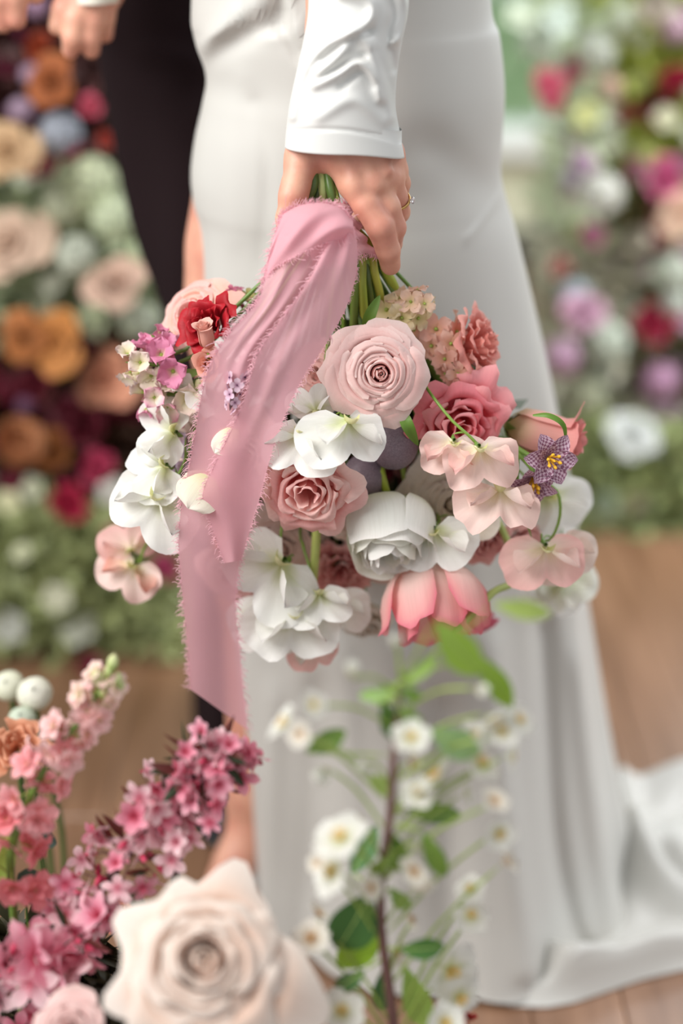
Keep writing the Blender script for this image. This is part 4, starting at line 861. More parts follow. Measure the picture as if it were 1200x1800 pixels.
for i, (x0, y0, x1, y1, c, r) in enumerate(NK2):
    Yk = 1.278 + .006 * (i % 3); p = [W(590 + i * 3, 375, 1.285), W(x0, y0, Yk), W((x0 + x1) / 2, (y0 + y1) / 2, Yk), W(x1, y1, Yk + .008), W(x1 + (x1 - x0) * .6, y1 + 60, Yk + .025)]
    o = tube('bunch_stem', [q - p[0] for q in p], r, leafm(c, .1, .35), None, 20, 9); o.location = p[0]
    tag(o, ['olive green stem at the neck of the bouquet, centre', 'yellowish green stem under the fingertip', 'outer right green stem leaving the neck of the bouquet', 'green stem at the neck beside the frayed ribbon', 'dark olive stem deep in the neck of the bouquet', 'thin brownish stem crossing the neck of the bouquet'][i], 'stem')
# leaves filling the inside of the bunch
rs = np.random.RandomState(5)
def inside(n):
    a = rs.uniform(0, 2 * PI, n); r = np.sqrt(rs.uniform(0, 1, n)); px = 640 + 255 * r * np.cos(a); py = 775 + 190 * r * np.sin(a)
    return np.array([W(x, y, Y) for x, y, Y in zip(px, py, rs.uniform(1.318, 1.345, n))])
v, f = leaf_cloud(rs, 420, inside, .02, .045); c0 = HANDPT
o = mesh_obj('inner_leaves', v - c0, f, leafm('#3f4a2c', .15)); o.location = c0; tag(o, 'dark leaves packed inside the bouquet behind the blooms', 'foliage', kind='stuff')

# ================================================================== RIBBON
rib = empty('ribbon', 'sheer dusty pink chiffon ribbon with frayed edges tied round the stems', 'ribbon', mat4(W(570, 400, 1.25), np.eye(3)))
OR = np.array(rib.matrix_world)[:3, 3]
def rgrid(Lp, Rp, n, m, folds):
    """left and right edge: (px,py,Y) lists"""
    a = spline(Lp, n); b = spline(Rp, n); u = np.linspace(0, 1, m); P = np.zeros((n, m, 3))
    for i in range(n):
        s = i / (n - 1.0)
        for j in range(m):
            q = a[i] * (1 - u[j]) + b[i] * u[j]; P[i, j] = W(q[0], q[1], q[2] - folds(s, u[j]))
    return P
def fray(name, edges, parent, mat=FRAY, n=420, L=.0037):
    V, Fc = [], []; k = 0
    for E, outv in edges:
        E = np.asarray(E)
        for _ in range(n):
            t = RS.uniform(0, len(E) - 1.001); i = int(t); p = E[i] + (E[i + 1] - E[i]) * (t - i); T = nrm(E[i + 1] - E[i]); o_ = nrm(outv[i] if np.ndim(outv) == 2 else outv)
            d = nrm(o_ + T * RS.normal(0, .7) - FW * RS.normal(0, .45)); l = L * RS.uniform(.3, 1.15) * (1.6 if RS.rand() < .06 else 1); c = nrm(RS.normal(size=3)); w_ = .0002
            pts = [p - o_ * .0006, p + d * l * .4 + c * l * .15, p + d * l * .75 + c * l * .45 + T * l * .2, p + d * l + c * l * .6 + T * l * .5]
            sd = nrm(np.cross(d, FW)) * w_
            for q in pts: V += [q - sd, q + sd]
            for a in range(3): Fc.append([k + 2 * a, k + 2 * a + 1, k + 2 * a + 3, k + 2 * a + 2])
            k += 8
    o = mesh_obj(name, np.array(V) - OR, Fc, mat, parent); tag(o, 'loose frayed threads', kind='stuff'); return o
# long rear tail (layer A)
LA = [(500, 372, 1.245), (478, 430, 1.236), (466, 485, 1.228), (452, 530, 1.220), (404, 585, 1.212), (370, 640, 1.206), (353, 700, 1.204), (338, 790, 1.204), (320, 880, 1.204), (314, 960, 1.206), (322, 1060, 1.212), (330, 1140, 1.218), (335, 1212, 1.222)]
RA = [(600, 384, 1.242), (585, 425, 1.236), (545, 490, 1.228), (495, 560, 1.220), (450, 620, 1.212), (432, 665, 1.206), (432, 720, 1.206), (436, 800, 1.208), (440, 880, 1.208), (422, 975, 1.212), (414, 1060, 1.216), (422, 1160, 1.222), (435, 1283, 1.226)]
def fA(s, u): return .0045 * math.sin(u * PI) * math.exp(-(s / .25) ** 2) + .0035 * math.exp(-((u - .35 - .2 * s) / .12) ** 2) * math.exp(-((s - .1) / .22) ** 2) + .0022 * math.sin(u * 5 + s * 7) * sstep(np.array(s), .3, .6) + .003 * math.exp(-((u - .8) / .15) ** 2) * math.exp(-((s - .3) / .15) ** 2)
PA = rgrid(LA, RA, 110, 34, fA); ta = grid('rear_tail', PA - OR, CHIF, rib)
fray('frayed_edge', [(PA[:, 0], PA[:, 0] - PA[:, 2]), (PA[:, -1], PA[:, -1] - PA[:, -3])], ta, n=1000, L=.0042)
# cream petals caught between the two layers
def caught(label, px, py, Y, Lp, wp, ang, back):
    c = W(px, py, Y); m = MPP(c); root = empty('rose', label, 'flower', mat4(c, np.eye(3)))
    d = D(math.cos(ang), math.sin(ang), .12); x = nrm(np.cross(d, -FW)); z = np.cross(x, d); Rm = np.stack([x, d, z], 1)
    for k, (sc, off) in enumerate(((1, 0), (.9, .16), (.8, -.2))):
        P = xf(flat(Lp * m * sc, wp * m * sc, 11, 12, bend=-.35, cupd=-.22, tip=2.3, belly=.6, ruf=.05, bend0=.15), Rm @ Rz(off), 1, FW * .003 * k - d * Lp * m * .5); grid('petal', P, petal('#dfe0a8', '#f4efd6', '#f7f1e4', tr=.35), root)
    tube('stem', [-d * Lp * m * .48, (W(*back) - c) * .5 + FW * .01, W(*back) - c, HANDPT - c], .0018, STEMD, root, 14, 6); return root
caught('ivory petals of a bud slipped between the ribbon layers, upper one', 398, 772, 1.2005, 66, 40, 4.0, (425, 700, 1.262))
caught('cream petals of a bloom slipped between the ribbon layers, lower and larger', 352, 862, 1.2005, 78, 84, 4.1, (420, 740, 1.268))
# front tail (layer B)
LB = [(588, 405, 1.236), (570, 440, 1.228), (538, 500, 1.214), (492, 565, 1.206), (458, 612, 1.200), (444, 650, 1.198), (426, 710, 1.198), (402, 765, 1.198), (378, 815, 1.196), (356, 870, 1.196), (372, 925, 1.200), (394, 990, 1.203)]
RB = [(622, 398, 1.240), (628, 440, 1.240), (624, 490, 1.238), (606, 545, 1.228), (572, 605, 1.216), (538, 655, 1.207), (514, 700, 1.202), (496, 742, 1.200), (476, 800, 1.199), (458, 870, 1.199), (440, 930, 1.200), (424, 985, 1.203)]
def fB(s, u): return .005 * math.sin(u * PI) * math.exp(-((s - .1) / .3) ** 2) + .0035 * math.sin(u * 9 + 1.0) * math.exp(-(s / .28) ** 2) + .0022 * math.sin(u * 6 - s * 8) * s + .003 * math.exp(-((u - .45) / .16) ** 2) * math.exp(-((s - .45) / .2) ** 2)
PB = rgrid(LB, RB, 100, 34, fB); tb = grid('front_tail', PB - OR, CHIF, rib)
fray('frayed_edge', [(PB[:, 0], PB[:, 0] - PB[:, 2]), (PB[:, -1], PB[:, -1] - PB[:, -3])], tb, n=520)
# wrap round the stems, under the fingers
def wrapP(yc, hw, x0, x1, Y, n=26, m=40, ph=0):
    """band: tube-like ring round the bundle"""
    th = np.linspace(0, 2 * PI, m, endpoint=False); out = []
    for i in range(n):
        s = i / (n - 1.0); c = W(x0 + (x1 - x0) * s, yc[0] + (yc[1] - yc[0]) * s, Y); r = hw[0] + (hw[1] - hw[0]) * s
        rr = r * (1 + .07 * np.sin(5 * th + 7 * s + ph) + .05 * np.sin(11 * th - 9 * s) + .10 * math.sin(s * 22))
        out.append(np.stack([c[0] + rr * np.cos(th), c[1] - rr * .62 * np.sin(th), c[2] + .004 * np.sin(2 * th + ph) + 0 * th], -1))
    return np.array(out)
Pw = wrapP((362, 450), (.019, .023), 566, 606, 1.272); wr = grid('wrap', Pw - OR, CHIF, rib, True)
fray('frayed_edge', [(np.concatenate([Pw[0, :20], Pw[0, :1]]), np.array([0, -.3, 1.0])), (Pw[-1, :22], np.array([0.3, -.3, -1.0]))], wr, n=160)
# gathered top loop: soft folds of the tie, frayed crest from the knot
LK = [(488, 392, 1.248), (500, 374, 1.244), (530, 360, 1.240), (565, 356, 1.238), (600, 366, 1.238), (620, 388, 1.240)]
RK = [(462, 490, 1.230), (482, 470, 1.226), (508, 455, 1.222), (540, 440, 1.222), (575, 425, 1.226), (622, 420, 1.238)]
def fK(s, u): return .006 * math.sin(u * PI) + .003 * math.sin(s * 13 + u * 5) * math.sin(u * PI)
PK = rgrid(LK, RK, 60, 26, fK); tk = grid('gathered_fold', PK - OR, CHIF, rib)
fray('frayed_edge', [(PK[:, 0], np.array([0, -.3, 1.0])), (PK[:, -1], PK[:, -1] - PK[:, -3])], tk, n=260)

# ================================================================== FOREGROUND FLOWERS
def to_floor(root, p, r, mat, lean=(0, 0)):
    p = np.asarray(p); inv = np.array(root.matrix_world.inverted())
    q = np.array([p[0] + lean[0], p[1] + lean[1], .002]); m1 = (p * .55 + q * .45) + [.01, .01, 0]
    return tube('stem', [inv[:3, :3] @ x + inv[:3, 3] for x in (p, p + [0, .004, -.05], m1, q)], r, mat, root, 18, 7)
def floor_flower(name, label, px, py, Y, r, face, petals, mats, spin=0, back=.4, cat='flower', smat=None, group=None, sep=0, lean=(0, .03)):
    t = petal_flower(name, label, cat, px, py, Y, r, face, petals, mats, spin=spin, stem=False, back=back, sepals=sep, group=group)
    to_floor(t, np.array(t.matrix_world)[:3, 3], .0028, smat or STEM2, lean); return t
def ball(R):
    return [cup(k * 2.4, [(R * .1, 0), (R * (.75 + .2 * k / 17), R * .35), (R * (.8 + .2 * k / 17), R * .95), (R * (.25 + .3 * k / 17), R * (1.55 - .15 * k / 17)), (R * (.05 + .2 * k / 17), R * (1.6 - .2 * k / 17))], .8, 11, 11, drop=.2, ruf=R * .03, base=.4) for k in range(18)]
def spiky_rose(R): return rose_petals(R * 1.08, 40, .74, .26, .06, .34, n=(14, 12), inner=.05, roll=.05, jit=.17, drift=(.02, .10), closed=True, dr=.38)
floor_flower('garden_rose', 'huge blurred blush white garden rose with pointed petals, lower left of the bouquet', 360, 1706, .870, 154, (.03, .42, .9), spiky_rose, petal('#d2a080', '#efd6c6', '#f6ebe1', p=(.05, .55, .97), tr=.36), spin=.3, smat=STEMD, sep=5)
floor_flower('garden_rose', 'pale pink rose cut by the bottom edge, left of the huge blush rose', 125, 1812, .90, 76, (-.1, .5, .85), lambda R: rose_petals(R, 26, 1, .3, .05, .2, n=(11, 10)), petal('#dc9fa0', '#e9bdb8', '#efd2cc', tr=.3), spin=1)
floor_flower('carnation', 'apricot orange bloom at the left edge above the pink stock', 32, 1318, 1.22, 64, (.1, .3, .9), carn(14, .9, 1.5, .10, 1.0), petal('#b8603a', '#d58a66', '#e0a283', tr=.25), smat=STEMD)
floor_flower('ranunculus', 'creamy white round bloom at the left edge, nearer the pink stock tip', 62, 1222, 1.30, 30, (.1, .4, .9), ball, petal('#dde2b4', '#f0f0dc', '#f4f2e6'), smat=STEMD)
floor_flower('ranunculus', 'creamy green round bloom touching the left frame edge', 18, 1208, 1.33, 27, (-.1, .4, .9), ball, petal('#d4dca4', '#eceed4', '#f2f2e0'), smat=STEMD)
floor_flower('ranunculus', 'small pale green bud between the white round blooms and the apricot bloom', 40, 1268, 1.28, 24, (0, .5, .8), ball, petal('#b4c89c', '#ccd8c0', '#dae2d0'), smat=STEMD)
floor_flower('carnation', 'burnt orange bloom in shade among the pink blossom twigs', 212, 1612, 1.12, 42, (.1, .4, .9), carn(14), petal('#96421f', '#c06e4a', '#cf8a68', tr=.2), smat=STEMD)

def place_floret(root, o0, p, f, R, mat, n=5, name='blossom', eye=None, inv=None, **k):
    V, Fc, U = joinparts(floret_pts(R, n, **k)); o = mesh_obj(name, V, Fc, mat, root, U)
    o.matrix_local = mat4(np.asarray(p) - o0, frame(f, RS.uniform(0, 6)))
    return o
# ---- crab apple branch with slender pink petals
def pink_branch(label, path, side, N, nb, nl, rpx, seed, pale):
    rs = np.random.RandomState(seed); S = spline([W(*q) for q in path], 60); o0 = S[0]; root = empty('blossom_branch', label, 'branch', mat4(o0, np.eye(3)))
    base = [np.array([S[0][0] - .03, S[0][1] + .02, .002]), (S[0] + [-.015, .01, -.10])]
    grid('twig', tubeP([b - o0 for b in base] + [q - o0 for q in S[::6]] + [S[-1] - o0], [.0035, .0035, .003, .0015, .0010], 30, 7), TWIG, root, True)
    mats = [petal('#d44a66', '#e88aa0', '#f0aab8', tr=.34), petal('#d04e6c', '#eb9cb0', '#f4c0ca', tr=.34), petal('#e08a9c', '#f3c4cc', '#f8dadc', tr=.34)]
    pm = plain('stamens', '#c8526a', .6)
    for i in range(N):
        s = (i + rs.rand()) / N; c = S[int(s * 59)]; m = MPP(c); w_ = side(s) * m
        a = rs.uniform(0, 2 * PI); q = c + (RT * math.cos(a) + UP * math.sin(a)) * w_ * rs.uniform(.15, 1) ** .7 - FW * w_ * rs.uniform(-.35, .6)
        f = nrm((q - c) * 14 / (w_ + 1e-6) * m * 3 - FW * .9 + rs.normal(size=3) * .55)
        M = mats[2] if rs.rand() < pale(s) else mats[rs.randint(2)]
        R = rpx * m * 1.12 * rs.uniform(.75, 1.2) * (1.15 - .25 * s)
        b = sub('blossom', root, mat4(q - o0, frame(f, rs.uniform(0, 6))))
        V, Fc, U = joinparts(floret_pts(R, 5, .58, .03, .5, rs.uniform(.15, .95), 1.8, 5, 6)); mesh_obj('petals', V, Fc, M, b, U)
        V, Fc, U = joinclosed([tubeP([(0, 0, -.04 * R), (math.cos(t) * .1 * R, math.sin(t) * .1 * R, .3 * R), (math.cos(t) * .22 * R, math.sin(t) * .22 * R, .5 * R)], [.02 * R, .02 * R, .045 * R], 4, 4) for t in np.arange(5) * 1.257]
                               + [tubeP([(0, 0, 0), (0, 0, -.25 * R), (0, 0, -.4 * R)], [.09 * R, .11 * R, .03 * R], 4, 6)]); mesh_obj('stamens', V, Fc, pm, b, U)
        tube('pedicel', [c - o0, (c + q) / 2 - o0 + rs.normal(size=3) * .001, q - f * R * .3 - o0], .0006, TWIGM, root, 5, 4)
    bud_m = petal('#9c1e38', '#c43a58', '#d85a76', tr=.15)
    for i in range(nb):
        c = S[int(rs.rand() * 59)]; m = MPP(c); w_ = side(i / nb) * m; q = c + (RT * rs.uniform(-1, 1) + UP * rs.uniform(-1, 1)) * w_ * .85 - FW * w_ * rs.uniform(-.2, .6); f = nrm(q - c + rs.normal(size=3) * .003); L_ = 13 * m
        grid('bud', tubeP([q - f * L_ * .9 - o0, q - f * L_ * .4 - o0, q - o0, q + f * L_ * .6 - o0, q + f * L_ - o0], [.001, L_ * .34, L_ * .46, L_ * .3, .0003], 9, 7), bud_m, root, True)
        tube('pedicel', [c - o0, q - f * L_ * .8 - o0], .0006, TWIGM, root, 4, 4)
    lm = [leafm('#4d2a26', .2, c2='#7a3c34'), leafm('#33402a', .2), leafm('#6a2c2a', .25, c2='#8a4238')]
    for i in range(nl):
        c = S[int(rs.rand() * 59)]; m = MPP(c); d = nrm(RT * rs.normal() + UP * (rs.normal() + .5) - FW * rs.uniform(-.3, .6)); L_ = rs.uniform(40, 75) * m
        P = xf(flat(L_, L_ * .30, 5, 8, bend=rs.uniform(-.8, .8), cupd=.2, tip=1.3, belly=.4, fold=.3), frame(nrm(np.cross(d, rs.normal(size=3)))) )
        z = nrm(np.cross(d, rs.normal(size=3))); x = np.cross(d, z); Rm = np.stack([x, d, z], 1)
        P = xf(flat(L_, L_ * .30, 5, 8, bend=rs.uniform(-.8, .8), cupd=.2, tip=1.3, belly=.4, fold=.3), Rm, 1, c + d * side(.5) * m * .3 - o0); grid('leaf', P, lm[rs.randint(3)], root)
    return root
pink_branch('twig crowded with slender pink blossoms reaching up to the ribbon tip', [(60, 1760, 1.00), (150, 1610, 1.00), (225, 1500, 1.005), (300, 1420, 1.01), (350, 1350, 1.015), (385, 1310, 1.02)], lambda s: 34 + 46 * math.sin(s * PI * 1.0 + .2) + 12 * s, 105, 26, 42, 29, 11, lambda s: .75 if .3 < s < .62 else .25)
pink_branch('short twig of bright pink blossoms leaning right under the ribbon tip', [(330, 1420, 1.03), (380, 1370, 1.03), (420, 1340, 1.03), (446, 1322, 1.03)], lambda s: 34 - 14 * s, 24, 8, 5, 29, 12, lambda s: .15)
pink_branch('twig of larger pink blossoms at the lower left corner', [(-40, 1760, .96), (20, 1700, .96), (80, 1680, .965), (150, 1640, .97)], lambda s: 44, 26, 14, 16, 44, 13, lambda s: .35)

# ---- stock spike, coral at the foot and green at the tip
def graded_spike(label, path, N, r0, r1, wid):
    rs = np.random.RandomState(21); S = spline([W(*q) for q in path], 60); o0 = S[0]; root = empty('stock', label, 'flower', mat4(o0, np.eye(3)))
    grid('stalk', tubeP([np.array([S[0][0], S[0][1], .002]) - o0, S[0] * [1, 1, .5] - o0 * 1.0] + [q - o0 for q in S[::8]] + [S[-1] - o0], [.003, .003, .002, .0012], 26, 7), STEM2, root, True)
    mats = [petal('#e09a82', '#e88088', '#ee9a9e', tr=.34), petal('#e8aa92', '#f0a0a4', '#f4b6b8', tr=.34), petal('#e4cc98', '#f5c4c2', '#f7d2ce', tr=.34), petal('#d8d894', '#f2dac6', '#f6d4ce', tr=.34)]
    for i in range(N):
        s = (i + .5) / N; c = S[int(s * 59)]; m = MPP(c); a = i * 2.4; w_ = wid * (1 - .45 * s) * m
        rad = RT * math.cos(a) + UP * math.sin(a) * .8 - FW * .5 * math.sin(a * 1.3 + 1); q = c + rad * w_ * .8; R = (r0 + (r1 - r0) * s) * m
        M = mats[min(3, int(s * 3.2 + rs.uniform(0, .9)))]
        V, Fc, U = joinparts(floret_pts(R, 5, .72, .12, .6, .55, 2.0, 5, 6) + [xf(x, None, .6) for x in floret_pts(R, 4, .7, .12, .3, .9, 2.0, 5, 5)])
        o = mesh_obj('floret', V, Fc, M, root, U); o.matrix_local = mat4(q - o0, frame(nrm(rad - FW * .7), rs.uniform(0, 6)))
        tube('pedicel', [c - o0, q - o0], .0007, STEML, root, 3, 4)
    return root, S, o0
rt, S, o0 = graded_spike('blurred stock spike at the left edge, coral pink below and pale above', [(20, 1560, 1.00), (25, 1470, 1.00), (60, 1390, 1.005), (95, 1320, 1.01), (135, 1275, 1.015), (168, 1225, 1.02), (184, 1195, 1.02)], 36, 42, 27, 54)
for (x, y, r) in ((175, 1195, 13), (198, 1165, 13), (206, 1195, 12), (192, 1178, 10), (182, 1215, 11), (168, 1190, 12), (212, 1205, 9)):
    c = W(x, y, 1.02); m = MPP(c) * r; f = nrm(UP + RT * .2); grid('bud', tubeP([c - f * m * 1.2 - o0, c - f * m * .4 - o0, c + f * m * .5 - o0, c + f * m * 1.3 - o0], [m * .3, m * .8, m * .75, m * .2], 8, 8), petal('#9db85a', '#c4cf8e', '#dcdca8', tr=.2), rt, True)
    tube('pedicel', [c - f * m - o0, S[-1] - o0], .0008, STEML, rt, 4, 5)

# ---- white crab apple branch in front
def dull(c):
    v = [int(c[i:i + 2], 16) for i in (1, 3, 5)]; m = max(v); return '#%02x%02x%02x' % tuple(int((m + (a - m) * .8) * .95) for a in v)
def front_leaf(parent, o0, x0, y0, x1, y1, w_, c, Y):
    a, b = W(x0, y0, Y), W(x1, y1, Y + .012); m = MPP(a); L_ = np.linalg.norm(b - a); d = nrm(b - a); z = nrm(-FW + d * 0); x = nrm(np.cross(d, z)); z = np.cross(x, d)
    P = xf(flat(L_, w_ * m, 9, 12, bend=-.5, bend0=.22, cupd=.18, tip=1.7, belly=.48, fold=.15, ruf=.02), np.stack([x, d, z], 1), 1, a - o0)
    o = grid('leaf', P, leafm(dull(c), .3), parent); grid('midrib', tubeP([P[0, 4], P[4, 4], P[8, 4], P[-1, 4]], [.0006, .0005, .0004, .0002], 8, 4), leafm('#b5cf7a', .2), o, True)
def white_branch():
    Yb = .905; pth = [(695, 1900, Yb - .01), (692, 1800, Yb), (668, 1600, Yb), (684, 1450, Yb), (692, 1330, Yb + .005), (700, 1250, Yb + .01), (705, 1195, Yb + .012)]
    S = spline([W(*q) for q in pth], 80); o0 = S[0]; root = empty('blossom_branch', 'blurred white crab apple branch with green leaves rising in front of the skirt', 'branch', mat4(o0, np.eye(3)))
    grid('twig', tubeP([np.array([S[0][0], S[0][1], .002]) - o0, S[0] * [1, 1, .5] - o0] + [q - o0 for q in S[::8]] + [S[-1] - o0], [.004, .0035, .0028, .0022, .0014], 34, 8), TWIGM, root, True)
    for (a, b, c, d, w_, col) in [(765, 1092, 845, 1190, 66, '#86b32c'), (838, 1150, 902, 1246, 44, '#7aa818'), (868, 1062, 972, 1080, 36, '#a5c857'), (672, 1232, 704, 1305, 44, '#3f7428'), (538, 1322, 610, 1284, 40, '#5f8f2c'), (755, 1284, 846, 1326, 58, '#8fc07a'),
                                  (716, 1424, 812, 1432, 38, '#5f9030'), (618, 1535, 662, 1450, 44, '#4f8a4c'), (678, 1455, 708, 1535, 46, '#4f8228'), (742, 1462, 784, 1545, 36, '#6d9f2e'), (652, 1568, 592, 1672, 86, '#35692a'), (674, 1622, 592, 1702, 62, '#86bb1c'),
                                  (702, 1668, 784, 1664, 40, '#4c8a34'), (676, 1700, 670, 1780, 40, '#3f7a40'), (712, 1700, 752, 1812, 52, '#98c850'), (640, 1705, 588, 1740, 34, '#4a7d3c'), (700, 1198, 655, 1240, 34, '#8fbb58'), (700, 1240, 742, 1290, 36, '#7aa544'), (690, 1400, 650, 1362, 30, '#8aab4a'),
                                  (715, 1200, 770, 1150, 26, '#86b44a'), (688, 1215, 628, 1225, 26, '#7fae5c'), (698, 1210, 742, 1228, 26, '#6fa03c'), (685, 1560, 720, 1600, 30, '#7cab4c'), (690, 1500, 648, 1545, 30, '#7a9f3c'), (704, 1180, 730, 1205, 24, '#89b356'), (704, 1270, 728, 1245, 28, '#6f9a40')]:
        Y = Yb + RS.uniform(-.012, .018); front_leaf(root, o0, a, b, c, d, w_, col, Y)
        j = S[np.argmin(np.linalg.norm(S - W(a, b, Y), axis=1))]; tube('petiole', [j - o0, W(a, b, Y) - o0], .0009, STEML, root, 5, 5)
    wm = petal('#d9dfa8', '#ecece2', '#efeee8', tr=.4); wm2 = petal('#d8b890', '#ece6d8', '#efece4', tr=.4)
    for (x, y, r, kind) in [(505, 1275, 34, 0), (548, 1240, 24, 0), (530, 1290, 24, 1), (575, 1352, 32, 2), (858, 1258, 46, 0), (905, 1268, 32, 0), (892, 1328, 28, 0), (775, 1372, 46, 0), (722, 1300, 32, 0), (842, 1345, 34, 0), (866, 1412, 26, 1), (874, 1462, 30, 0), (884, 1518, 26, 1), (828, 1565, 26, 0), (826, 1612, 30, 0),
                            (602, 1478, 46, 0), (592, 1532, 44, 0), (560, 1518, 18, 3), (548, 1652, 32, 1), (556, 1610, 22, 1), (730, 1612, 22, 3), (790, 1702, 46, 0), (806, 1750, 36, 0), (600, 1782, 38, 0), (618, 1190, 24, 2), (696, 1132, 26, 2), (732, 1528, 28, 1), (742, 1562, 22, 1),
                            (780, 1800, 34, 0), (838, 1210, 22, 2), (622, 1440, 24, 1), (745, 1480, 22, 3), (640, 1340, 22, 2), (735, 1395, 30, 0), (690, 1672, 26, 1), (835, 1300, 30, 0), (815, 1395, 26, 0), (650, 1560, 22, 1), (720, 1345, 24, 1), (880, 1290, 30, 0)]:
        Y = Yb + RS.uniform(-.02, .025); q = W(x, y, Y); m = MPP(q); R = r * m * 1.25; j = np.argmin(np.linalg.norm(S - q, axis=1)); j = S[max(3, min(79, j) - int(abs(x - 690) * .085) - 2)]; f = nrm((q - j) * 8 - FW * .6 + RS.normal(size=3) * .5)
        b = sub('blossom', root, mat4(q - o0, frame(f, RS.uniform(0, 6))))
        if kind == 2: V, Fc, U = joinparts(floret_pts(R * 1.1, 5, .8, .04, -.6, 1.25, 2.2))
        else: V, Fc, U = joinparts(floret_pts(R, 5, .86, .08, .5, RS.uniform(.3, .8), 2.3, 6, 7))
        mesh_obj('petals', V, Fc, wm2 if kind in (1, 3) else wm, b, U)
        V, Fc, U = joinclosed([tubeP([(0, 0, 0), (math.cos(t) * .12 * R, math.sin(t) * .12 * R, .25 * R), (math.cos(t) * .26 * R, math.sin(t) * .26 * R, .42 * R)], [.015 * R, .015 * R, .05 * R], 5, 5) for t in np.arange(9) * .698])
        mesh_obj('stamens', V, Fc, ANTH if kind else YEL, b, U)
        tube('pedicel', [j - o0, (j + q) / 2 - o0 + UP * .006, q - f * .1 * R - o0], .0011, STEML, root, 8, 5)
white_branch()
# lower corner foliage
def clump(name, label, cs, n, s0, s1, mat, seed):
    rs = np.random.RandomState(seed); C = np.array([W(*c[:3]) for c in cs]); rd = np.array([c[3] * MPP(W(*c[:3])) for c in cs])
    def pos(n):
        k = rs.randint(len(C), size=n); d = rs.normal(size=(n, 3)); d /= np.linalg.norm(d, axis=1)[:, None]; return C[k] + d * (rd[k] * rs.rand(n) ** .4)[:, None]
    v, f = leaf_cloud(rs, n, pos, s0, s1); o0 = C[0]; o = mesh_obj(name, v - o0, f, mat); o.location = o0; tag(o, label, 'foliage', kind='stuff'); return o
clump('foliage', 'dark leaves massed under the pink twigs in the lower left corner', [(-20, 1800, 1.03, 90), (70, 1790, 1.03, 80), (150, 1760, 1.04, 60), (60, 1700, 1.05, 50), (10, 1690, 1.05, 60), (215, 1770, 1.0, 40), (150, 1680, 1.05, 40)], 700, .018, .04, leafm('#2f3a22', .15, c2='#4a3a2a'), 4)
for (pts, wd, c, lb) in [([(40, 1530), (62, 1560), (90, 1610)], .022, '#3c554a', 'blue-green leaf below the coral foot of the stock spike'), ([(70, 1470), (85, 1478), (100, 1484)], .012, '#46605a', 'small blue-green leaf right of the stock spike'), ([(10, 1470), (8, 1520), (-10, 1570)], .016, '#87a04a', 'yellow-green leaf at the left edge under the stock spike'),
                         ([(230, 1560), (245, 1590), (258, 1600)], .010, '#4c5a34', 'olive leaf hanging beside the huge blush rose'), ([(50, 1690), (52, 1660), (48, 1620)], .012, '#5c7034', 'green leaf standing among the corner blossoms')]:
    o = blade('leaf', lb, [W(x, y, 1.03) for x, y in pts], wd, leafm(c, .2), fold=.15)
    a = np.array(o.location); tube('leaf_stalk', [np.zeros(3), np.array([0, .01, -a[2] * .5]), np.array([0, .02, .002 - a[2]])], .0012, STEMD, o, 10, 5)
rs = np.random.RandomState(2)
t = petal_flower('carnation', 'tiny dark red bloom at the bottom edge beside the white branch', 'flower', 824, 1790, .95, 16, (0, .8, .5), carn(9), petal('#6a0e10', '#8c1a18', '#9c2a22'), stem=False); to_floor(t, np.array(t.matrix_world)[:3, 3], .0012, STEMD)

# ================================================================== FLOWER BANKS BEHIND
def bank_mesh(kind):
    st = RS.get_state(); RS.seed(hash_(kind))
    if kind == 'rose': L_ = rose_petals(1.0, 15, .85, .35, .03, .06, n=(7, 6), inner=.10, roll=.05)
    elif kind == 'globe': L_ = [cup(k * 2.4, [(.1, 0), (.6 + .3 * k / 12, .3), (.65 + .3 * k / 12, .8), (.5 + .4 * k / 12, 1.1 - .2 * k / 12)], .8, 7, 6, drop=.35, ruf=.04) for k in range(13)]
    elif kind == 'ruffle': L_ = [cup(k * 2.4, [(.05, 0), (.25 + .35 * k / 13, .45), (.45 + .5 * k / 13, .8 - .3 * k / 13), (.3 + .75 * k / 13, .95 - .45 * k / 13)], .6, 7, 6, drop=.2, ruf=.10, fr=2.4) for k in range(14)]
    elif kind == 'cluster':
        L_ = []
        for k in range(22):
            z = 1 - (k + .5) / 22 * 1.15; a = k * 2.4; r = math.sqrt(max(0, 1 - z * z)); d = np.array([r * math.cos(a), r * math.sin(a), z])
            L_ += [xf(P, frame(d, a), 1, d * .78) for P in floret_pts(.34, 4, .85, .06, .4, .25, 2.2, 4, 4)]
    else: L_ = floret_pts(1.0, 5, .8, .08, .5, .5, 2.2, 5, 5) + [xf(P, Rz(.6), .6) for P in floret_pts(1.0, 5, .8, .08, .3, .9, 2.2, 5, 5)]
    RS.set_state(st); return joinparts(L_)
def hash_(s): return sum(ord(c) * (i + 3) for i, c in enumerate(s))
BM = {k: bank_mesh(k) for k in ('rose', 'globe', 'ruffle', 'cluster', 'open')}
BO = {}
NAME = {'rose': 'rose', 'globe': 'ranunculus', 'ruffle': 'carnation', 'cluster': 'hydrangea', 'open': 'wild_blossom'}
def bank_flower(kind, c3, px, py, Y, r, label, group, face):
    key = (kind, c3); c = W(px, py, Y); R = r * MPP(c)
    if key not in BO:
        V, Fc, U = BM[kind]; o = mesh_obj(NAME[kind], V, Fc, petal(*c3, tr=.3), None, U); tube('stem', [(0, 0, .1), (.05, 0, -.8), (.1, .05, -2.6)], .05, STEMD, o, 6, 5); BO[key] = o; src = None
    else:
        s0 = BO[key]; o = s0.copy(); COL.objects.link(o)
        for ch in list(s0.children):
            d = ch.copy(); COL.objects.link(d); d.parent = o
    f = D(*face); o.matrix_world = mat4(c - f * R * .35, frame(f, random.uniform(0, 6)), R)
    tag(o, label, 'flower', group); return o
